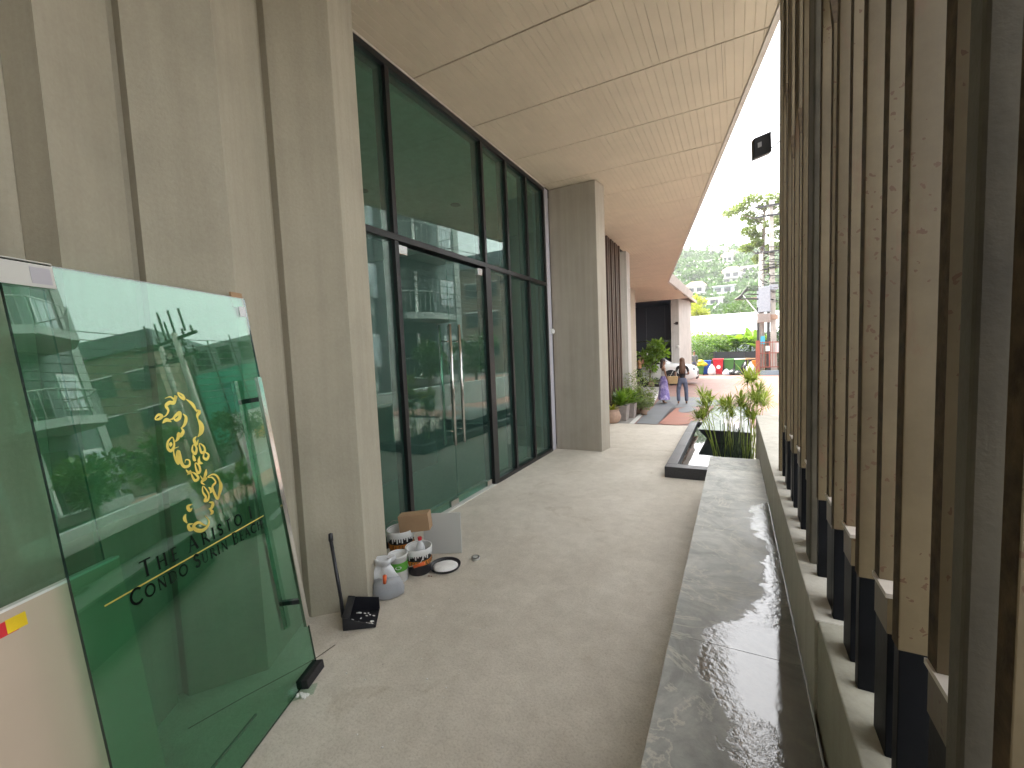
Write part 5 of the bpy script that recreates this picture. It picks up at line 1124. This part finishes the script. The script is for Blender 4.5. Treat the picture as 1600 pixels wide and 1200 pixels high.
# trees in the middle distance
def tree(name, lab, x, y, h, cr, mat, n, size, tr=.15, lo=-.4, clumps=9, group=None, flat=.7):
    t = thing(name, lab, 'tree', (x, y, lo), group); b = MB(); tk = MB()
    tk.tube([(x, y, lo), (x+rg.uniform(-.1, .1)*cr, y, lo+h*.5), (x, y, lo+h*.8)], [tr, tr*.7, tr*.35], 7)
    for i in range(clumps):
        a = rg.uniform(0, 6.28); rr = cr*rg.uniform(.2, .8); c = (x+cos(a)*rr, y+sin(a)*rr, lo+h-cr*flat+rg.uniform(-1, 1)*cr*flat*.8); r = cr*rg.uniform(.28, .5)
        tk.tube([(x, y, lo+h*rg.uniform(.4, .7)), c], [tr*.35, tr*.1], 5); leaves(b, c, (r, r, r*.7), n//clumps, size, rg, .45, hollow=.2)
    tk.build('trunk', 'bark', t, smooth=True); b.build('crown', mat, t); return t
tree('yellow_tree', 'yellow-green tree rising behind the pale end column', -4.9, 60, 8.4, 2.0, 'leaf_yellow', 1800, .35, clumps=10)
tree('yellow_tree', 'lower yellow-green tree right of the tall yellow one', -3.4, 62, 6.0, 1.6, 'leaf_yellow', 1300, .32, clumps=8)
tree('green_tree', 'green tree over the white roof, just left of the poles', .6, 66, 8.0, 2.4, 'leaf_mid', 1900, .38)
tree('green_tree', 'small green tree over the middle of the white roof', -1.6, 64, 5.9, 1.3, 'leaf_mid', 1000, .3)
# tall airy tree with layered branches
lt_ = thing('layered_tree', 'tall airy tree with flat layered branches behind the utility poles', 'tree', (1.9, 40, -.4))
tk = MB(); tk.tube([(1.9, 40, -.4), (1.8, 40, 5), (1.95, 40, 9), (2.1, 40, 12.2)], [.28, .22, .15, .05], 8); b = MB()
for (dx, zz, L) in ((-2.2, 12.2, .9), (-1.5, 12.6, .8), (-.7, 13.0, .8), (-1.0, 11.9, .7), (-.5, 11.4, .7), (.7, 12.8, 1.0), (1.2, 12.3, .9), (-1.0, 10.5, .7), (-.5, 10.2, .6), (-1.1, 9.3, .6), (-.4, 9.5, .5), (.6, 10.8, .8), (1.0, 10.0, .8), (.8, 9.0, .8), (-.3, 8.3, .5), (.5, 7.6, .6), (1.4, 11.5, .8), (.2, 12.4, .7)):
    c = (1.95+dx, 40+rg.uniform(-.6, .6), zz); tk.tube([(1.95, 40, zz-.9), c], [.06, .015], 5); leaves(b, c, (L*.75, L*.7, .26), 330, .22, rg, .6, hollow=0)
tk.build('trunk', 'bark', lt_, smooth=True); b.build('crown', 'leaf_olive', lt_)

# ---------------------------------------------------------------- utility poles, transformer, gate
up = thing('utility_pole', 'pale concrete utility pole nearest the slatted screen, tallest of the two', 'pole', (2.12, 31.6, -.4))
MB().hexa([(2.0, 31.5, -.4), (2.34, 31.5, -.4), (2.34, 31.8, -.4), (2.0, 31.8, -.4), (1.87, 31.55, 10.4), (2.08, 31.55, 10.4), (2.08, 31.75, 10.4), (1.87, 31.75, 10.4)]).build('shaft', 'pole_conc', up)
for zz in (3.05, 4.9): MB().box(1.86, 2.36, 31.42, 31.5, zz, zz+.32).build('clamp_band', 'terracotta' if zz < 4 else 'transformer', up)
for zz in (9.4, 10.0, 7.2): MB().box(1.1, 3.2, 31.42, 31.52, zz, zz+.1).build('crossarm', 'darkmetal', up)
for i in range(5): MB().lathe([(.05, 0), (.07, .05), (.04, .1), (.06, .15), (.03, .2)], (1.2+.45*i, 31.47, 10.1), 8).build('insulator', 'bag_white', up)
MB().box(2.2, 2.5, 31.3, 31.42, 1.0, 1.6).build('meter_box', 'bag_white', up)
up = thing('utility_pole', 'darker utility pole with the transformer, left of the pale pole', 'pole', (1.5, 31.9, -.4))
MB().tube([(1.52, 31.9, -.4), (1.48, 31.9, 4), (1.46, 31.9, 7.4)], [.17, .15, .12], 10).build('shaft', 'pole_conc', up, smooth=True)
MB().box(1.22, 1.36, 31.7, 31.8, -.4, 4.0).build('cable_duct', 'darkmetal', up); MB().box(1.76, 1.93, 31.5, 31.6, -.4, 4.6).build('cable_duct', 'darkmetal', up)
MB().box(1.30, 1.95, 31.35, 31.7, 3.55, 5.15).build('transformer', 'transformer', up, bevel=.03); MB().box(1.22, 1.30, 31.4, 31.7, 3.9, 5.0).build('cooling_fin', 'transformer', up)
MB().box(1.25, 1.95, 31.3, 31.75, 2.9, 3.45).build('junction_box', 'box_grey', up, bevel=.02)
MB().box(1.42, 1.66, 31.55, 31.6, 1.55, 2.05).build('blue_notice', 'sign_blue', up)
MB().tube([(.45, 31.4, 4.7), (1.4, 31.5, 3.3)], .035, 6).build('stay_bar', 'white_paint', up)
MB().box(-.0, 1.4, 31.5, 31.6, 4.45, 4.53).build('crossarm', 'terracotta', up)
wv = MB(); rgw = random.Random(5)
for i in range(16):
    z0 = rgw.uniform(4.2, 7.6); x0 = 1.4+rgw.uniform(-.1, .5); sg_ = rgw.uniform(.3, 1.0); pts = []
    xe = x0+rgw.uniform(2.5, 6); ze = z0+rgw.uniform(-.5, 1.2)
    for k in range(9): t_ = k/8; pts.append((x0+(xe-x0)*t_, 31.4+.5*t_, z0+(ze-z0)*t_-sg_*4*t_*(1-t_)*.5))
    wv.tube(pts, .022, 4)
for i in range(9):
    z0 = rgw.uniform(4.3, 5.4); pts = [(-.1+rgw.uniform(0, .3), 31.4, 4.5), (.7, 31.4, z0+.1), (1.4, 31.4, z0), (1.8, 31.4, z0-.6)]; wv.tube(pts, .028, 4)
for i in range(2):
    r_ = rgw.uniform(.15, .4); c = (1.5+rgw.uniform(-.1, .5), 31.3, rgw.uniform(5.2, 7.4)); wv.tube([(c[0]+r_*cos(a*.7), c[1], c[2]+r_*sin(a*.7)) for a in range(10)], .03, 4)
ob = wv.build('cable_tangle', 'darkmetal'); tag(ob, 'tangle of black cables strung between the utility poles', 'cables'); 
gt = thing('orange_gate', 'rusty orange steel railing gate at the right end of the far fence', 'gate', (1.2, 31, -.4))
MB().box(1.14, 1.36, 30.95, 31.15, -.4, 1.78).build('post', 'gate_orange', gt)
for zz in (1.62, .95, .08): MB().box(1.362, 4.0, 31.02, 31.07, zz, zz+.05).build('rail', 'gate_orange', gt)
for i in range(14): MB().box(1.48+i*.18, 1.51+i*.18+(.05 if i % 4 == 2 else 0), 31.0, 31.018, .13, 1.72).build('bar', 'gate_orange', gt)
MB().box(1.362, 4.0, 30.9, 31.2, -.4, -.12).build('blue_kerb', 'gate_blue', gt)
MB().box(1.66, 1.88, 30.96, 30.98, 1.1, 1.42).build('white_notice', 'white_paint', gt)

# ================================================================ HILLSIDE WITH HOUSES
def hz(x, y):
    t = min(max((y-95)/190, 0), 1); s_ = t*t*(3-2*t)
    prof = 44+6*math.sin((x+40)/26)-.16*(x+25) if x > -60 else 50
    r = s_*min(max(prof, 18), 56)*1.05 + 1.3*math.sin(x/9)*s_
    if y > 285: r -= (y-285)*.12
    return -.6+r
vs = []; nxh, nyh = 40, 34
for jy in range(nyh):
    for ix in range(nxh): x = -190+ix*9; y = 92+jy*9; vs.append((x, y, hz(x, y)))
struct(MB().add(vs, [(j_*nxh+i, j_*nxh+i+1, (j_+1)*nxh+i+1, (j_+1)*nxh+i) for j_ in range(nyh-1) for i in range(nxh-1)]).build('hillside', 'hillside', smooth=True))
rg = random.Random(77)
b = MB(); tk = MB()
for _ in range(1000):
    y = rg.uniform(98, 300); x = rg.uniform(-.235*y, .12*y) if rg.random() < .85 else rg.uniform(-.3*y, .6*y); zz = hz(x, y); s_ = rg.uniform(1.8, 4.0)*(1.25 if y > 250 else 1)
    for c in range(4):
        leaves(b, (x+rg.uniform(-1, 1)*s_*.7, y+rg.uniform(-.6, .6)*s_, zz+s_*rg.uniform(.7, 1.5)), (s_*.75, s_*.75, s_*.5), 26, s_*.42, rg, .8, hollow=.3)
    if rg.random() < .4: tk.tube([(x, y, zz), (x, y, zz+s_*1.2)], [.18, .1], 4)
stuff(b.build('hill_trees', 'leaf_far')); stuff(tk.build('hill_trunks', 'bark'))
def villa(x, y, w_, d, h, fl_, roof, lab, mat='villa_white', rot=0, zo=0):
    zb = hz(x, y)+zo; t = thing('hillside_house', lab, 'house', (x, y, zb), 'houses on the far hillside')
    for f_ in range(fl_):
        z0 = zb+f_*h; sh_ = f_*.5
        MB().box(x-w_/2+sh_, x+w_/2-sh_*.4, y-d/2+sh_, y+d/2, z0-3*(f_ == 0), z0+h-.25).build('wall', mat, t)
        MB().box(x-w_/2+sh_-.5, x+w_/2-sh_*.4+.5, y-d/2+sh_-1.0, y+d/2, z0+h-.25, z0+h-.02).build('slab', 'villa_white', t)
        n = max(2, int(w_/3.2))
        for i in range(n):
            xa = x-w_/2+sh_+.4+i*(w_-1.4*sh_-.6)/n; MB().box(xa, xa+(w_-1.4*sh_)/n*.6, y-d/2+sh_-.05, y-d/2+sh_-.003, z0+.4, z0+h-.7).build('window', 'window_dark', t)
    zt = zb+fl_*h-.02
    if roof: MB().add([(x-w_/2-.5, y-d/2-.8, zt), (x+w_/2+.5, y-d/2-.8, zt), (x+w_/2+.5, y+d/2, zt), (x-w_/2-.5, y+d/2, zt), (x-w_*.25, y, zt+1.9), (x+w_*.25, y, zt+1.9)], [(0, 1, 5, 4), (1, 2, 5), (2, 3, 4, 5), (3, 0, 4), (3, 2, 1, 0)]).build('roof', 'villa_roof', t)
for a in ((-12.5, 170, 8, 7, 3.0, 3, True, 'white three-storey villa with brown roof, left on the hillside'), (-7.2, 150, 10, 6, 2.7, 2, False, 'long low white house at the foot of the hill'),
          (-3.6, 168, 9, 7, 3.0, 3, False, 'pale blue-grey terraced block in the middle of the hillside', 'villa_grey'), (-1.0, 185, 8, 6, 3.0, 2, True, 'white gabled villa right of the blue-grey block'),
          (-14, 225, 13, 6, 3.0, 1, False, 'wide flat-roofed white house high on the hill'), (-7.5, 238, 11, 7, 3.2, 2, True, 'brown-roofed villa just under the ridge'),
          (-20, 200, 7, 6, 3.0, 1, False, 'small pale house among the trees at far left of the hill'), (-3.0, 215, 6, 6, 3.0, 2, True, 'narrow pink-roofed house above the terraced block'),
          (4.5, 190, 7, 6, 3.0, 2, False, 'cream house on the hill just behind the poles'), (-19, 255, 8, 6, 2.6, 1, False, 'tiny white house at the left end of the ridge'), (-2, 250, 7, 6, 2.6, 1, True, 'small roofed house at the right of the ridge'),
          (-9.5, 192, 6, 6, 2.8, 1, False, 'small white cabin between the two middle villas')):
    villa(a[0], a[1], a[2]*.8, a[3]*.8, a[4]*.85, min(a[5], 2), *a[6:], zo=rnd.uniform(1.2, 2.4))

# ================================================================ ACROSS THE LANE (seen in the glass)
cb = thing('condo_block', 'grey apartment block with balconies mirrored in the glass', 'building', (12, 14, 0))
CX = 8.2
MB().box(CX, 20, 8.6, 19.6, -.4, 18).build('wall', 'condo_grey', cb)
MB().box(CX-.05, 20.2, 19.602, 20.1, -.4, 18.2).build('pilaster', 'condo_pale', cb)
for f_ in range(6):
    z0 = .4+f_*2.95
    for y0 in (18.35, 13.0):
        MB().box(CX-.05, CX-.003, y0, y0+1.1, z0+.9, z0+2.3).build('window', 'roof_white', cb); MB().box(CX-.07, CX-.052, y0+.1, y0+.95, z0+1.0, z0+2.2).build('glazing', 'villa_grey', cb)
    for yc in (16.3, 10.8):
        sl_ = MB(); pts = [(CX-.001, yc-1.9), (CX-1.0, yc-1.8), (CX-1.65, yc-.9), (CX-1.65, yc+.9), (CX-1.0, yc+1.8), (CX-.001, yc+1.9)]
        bal = sl_.prism(pts, z0, z0+.28).build('balcony', 'condo_pale', cb)
        rl = MB()
        for (a, b_) in zip(pts, pts[1:]):
            rl.tube([(a[0]+.04, a[1], z0+1.2), (b_[0]+.04, b_[1], z0+1.2)], .025, 4)
            for k in range(5): t_ = k/5; rl.tube([(a[0]+(b_[0]-a[0])*t_+.04, a[1]+(b_[1]-a[1])*t_, z0+.28), (a[0]+(b_[0]-a[0])*t_+.04, a[1]+(b_[1]-a[1])*t_, z0+1.2)], .015, 4)
        rl.build('railing', 'condo_pale', bal)
        MB().box(CX-.06, CX-.003, yc-1.3, yc+1.3, z0+.3, z0+2.4).build('balcony_door', 'window_dark', cb)
        MB().box(CX-.11, CX-.062, yc-.1, yc+.1, z0+.3, z0+2.4).build('door_frame', 'condo_white', cb)
for yc in (14.05, 8.9): MB().box(CX-.5, CX-.001, yc-.25, yc+.25, -.4, 18).build('pilaster', 'condo_pale', cb)
bb = thing('brown_house', 'brown rendered house with a flat roof mirrored in the leaning glass', 'building', (20, 45, 0))
MB().box(14.2, 24, 41, 52, -.4, 11.2).build('wall', 'brown_render', bb); MB().box(13.9, 24.3, 40.7, 52, 11.2, 12.6).build('roof', 'condo_grey', bb)
for k in range(3):
    for f_ in range(3): MB().box(14.9+k*2.6, 16.4+k*2.6, 40.93, 40.99, 1.5+f_*3.2, 3.1+f_*3.2).build('window', 'window_dark', bb); MB().box(14.8+k*2.6, 16.5+k*2.6, 40.9, 40.925, 3.1+f_*3.2, 3.2+f_*3.2).build('lintel', 'white_paint', bb)
nb = thing('netted_building', 'concrete building wrapped in green scaffold netting mirrored in the glass', 'building', (10, 52, 0))
MB().box(6.0, 13.4, 46, 56, -.4, 11.3).build('wall', 'condo_pale', nb)
for i in range(4): MB().box(5.9+i*1.9, 7.75+i*1.9, 45.6, 45.62, 1.8, 8.6).build('net_sheet', 'net_green', nb)
for i in range(4): MB().box(6.3+i*1.9, 7.4+i*1.9, 45.9, 45.99, 9.0, 10.8).build('opening', 'window_dark', nb)
for i in range(5): MB().tube([(5.9+i*1.9, 45.5, -.4), (5.9+i*1.9, 45.5, 11.6)], .06, 5).build('scaffold_pole', 'darkmetal', nb)
t = MB().box(3.6, 8.8, 36, 36.3, -.4, 3.6).build('white_hoarding', 'white_paint'); tag(t, 'white hoarding panel mirrored in the leaning glass', 'hoarding')
t = MB().box(4.6, 7.4, 35.6, 36, 1.4, 2.3).build('yellow_awning', 'yellow_awning'); tag(t, 'orange-yellow awning mirrored in the leaning glass', 'awning')
def lpole(x, y, h, lab, rot):
    t = thing('street_pole', lab, 'pole', (x, y, -.3), 'street poles across the lane'); MB().tube([(x, y, -.3), (x, y, h)], [.17, .11], 8).build('shaft', 'pole_conc', t, smooth=True)
    for zz, L in ((h-.3, 1.1), (h-1.1, .9)):
        MB().obox((x-cos(rot)*L, y-sin(rot)*L, zz), (2*L*cos(rot), 2*L*sin(rot), 0), (-.1*sin(rot), .1*cos(rot), 0), (0, 0, .12)).build('crossarm', 'darkmetal', t)
        for k in range(5): c = -L+.15+k*(2*L-.3)/4; MB().lathe([(.03, 0), (.07, .08), (.03, .14), (.06, .2), (.02, .26)], (x+c*cos(rot), y+c*sin(rot), zz+.12), 6).build('insulator', 'darkmetal', t)
    for k in range(3): MB().tube([(x+(-.5+.45*k)*cos(rot), y, h+.0), (x+(-.5+.45*k)*cos(rot), y, h+1.0)], .05, 5).build('fuse', 'darkmetal', t)
lpole(4.9, 20.2, 6.6, 'concrete street pole nearer the lane, mirrored right of the other', .5); lpole(7.0, 24.0, 7.2, 'concrete street pole farther back, mirrored left of the other', -.2)
wv = MB()
for i in range(11):
    z0 = 7.2-.28*i; pts = []
    for k in range(15): t_ = k/14; pts.append((1.5+8.5*t_, 33-22*t_, z0+.5*t_-(.6+.05*i)*4*t_*(1-t_)))
    wv.tube(pts, .018, 4)
ob = wv.build('overhead_wires', 'darkmetal'); tag(ob, 'sagging overhead wires mirrored in the leaning glass', 'wires')
rg = random.Random(5)
for i, (x, y, h, r, lab) in enumerate(((5.2, 24.5, 3.0, 1.5, 'dark leafy roadside tree mirrored under the poles'), (6.6, 19.0, 2.6, 1.3, 'leafy roadside tree mirrored beside the apartment corner'), (4.6, 30, 3.2, 1.4, 'roadside tree mirrored at the right edge of the leaning glass'), (6.2, 14.6, 2.2, 1.1, 'low roadside bush mirrored in the shopfront doors'), (6.4, 10.4, 2.0, 1.1, 'low roadside bush mirrored left of the door handles'))):
    tree('roadside_tree', lab, x, y, h+.3, r, 'leaf_mid' if i % 2 else 'leaf_dark', 1500, .2, .09, -.3, 8)
lw_ = MB().box(4.2, 4.5, 6, 30, -.4, .55).build('lane_wall', 'condo_pale', bevel=.01); tag(lw_, 'low pale boundary wall along the lane, mirrored in the shopfront', 'wall')

# ---------------------------------------------------------------- air
hzb = MB().box(-330, 330, -130, 420, -1.6, 75).build('haze', 'offwhite')
hzb.data.materials.clear(); hm_ = bpy.data.materials.new('haze'); hm_.use_nodes = True; n_ = hm_.node_tree; n_.nodes.clear()
pv = n_.nodes.new('ShaderNodeVolumePrincipled'); pv.inputs['Color'].default_value = (.92, .95, 1, 1); pv.inputs['Density'].default_value = .0006; pv.inputs['Anisotropy'].default_value = .3
ou = n_.nodes.new('ShaderNodeOutputMaterial'); n_.links.new(pv.outputs[0], ou.inputs['Volume']); hzb.data.materials.append(hm_); stuff(hzb)
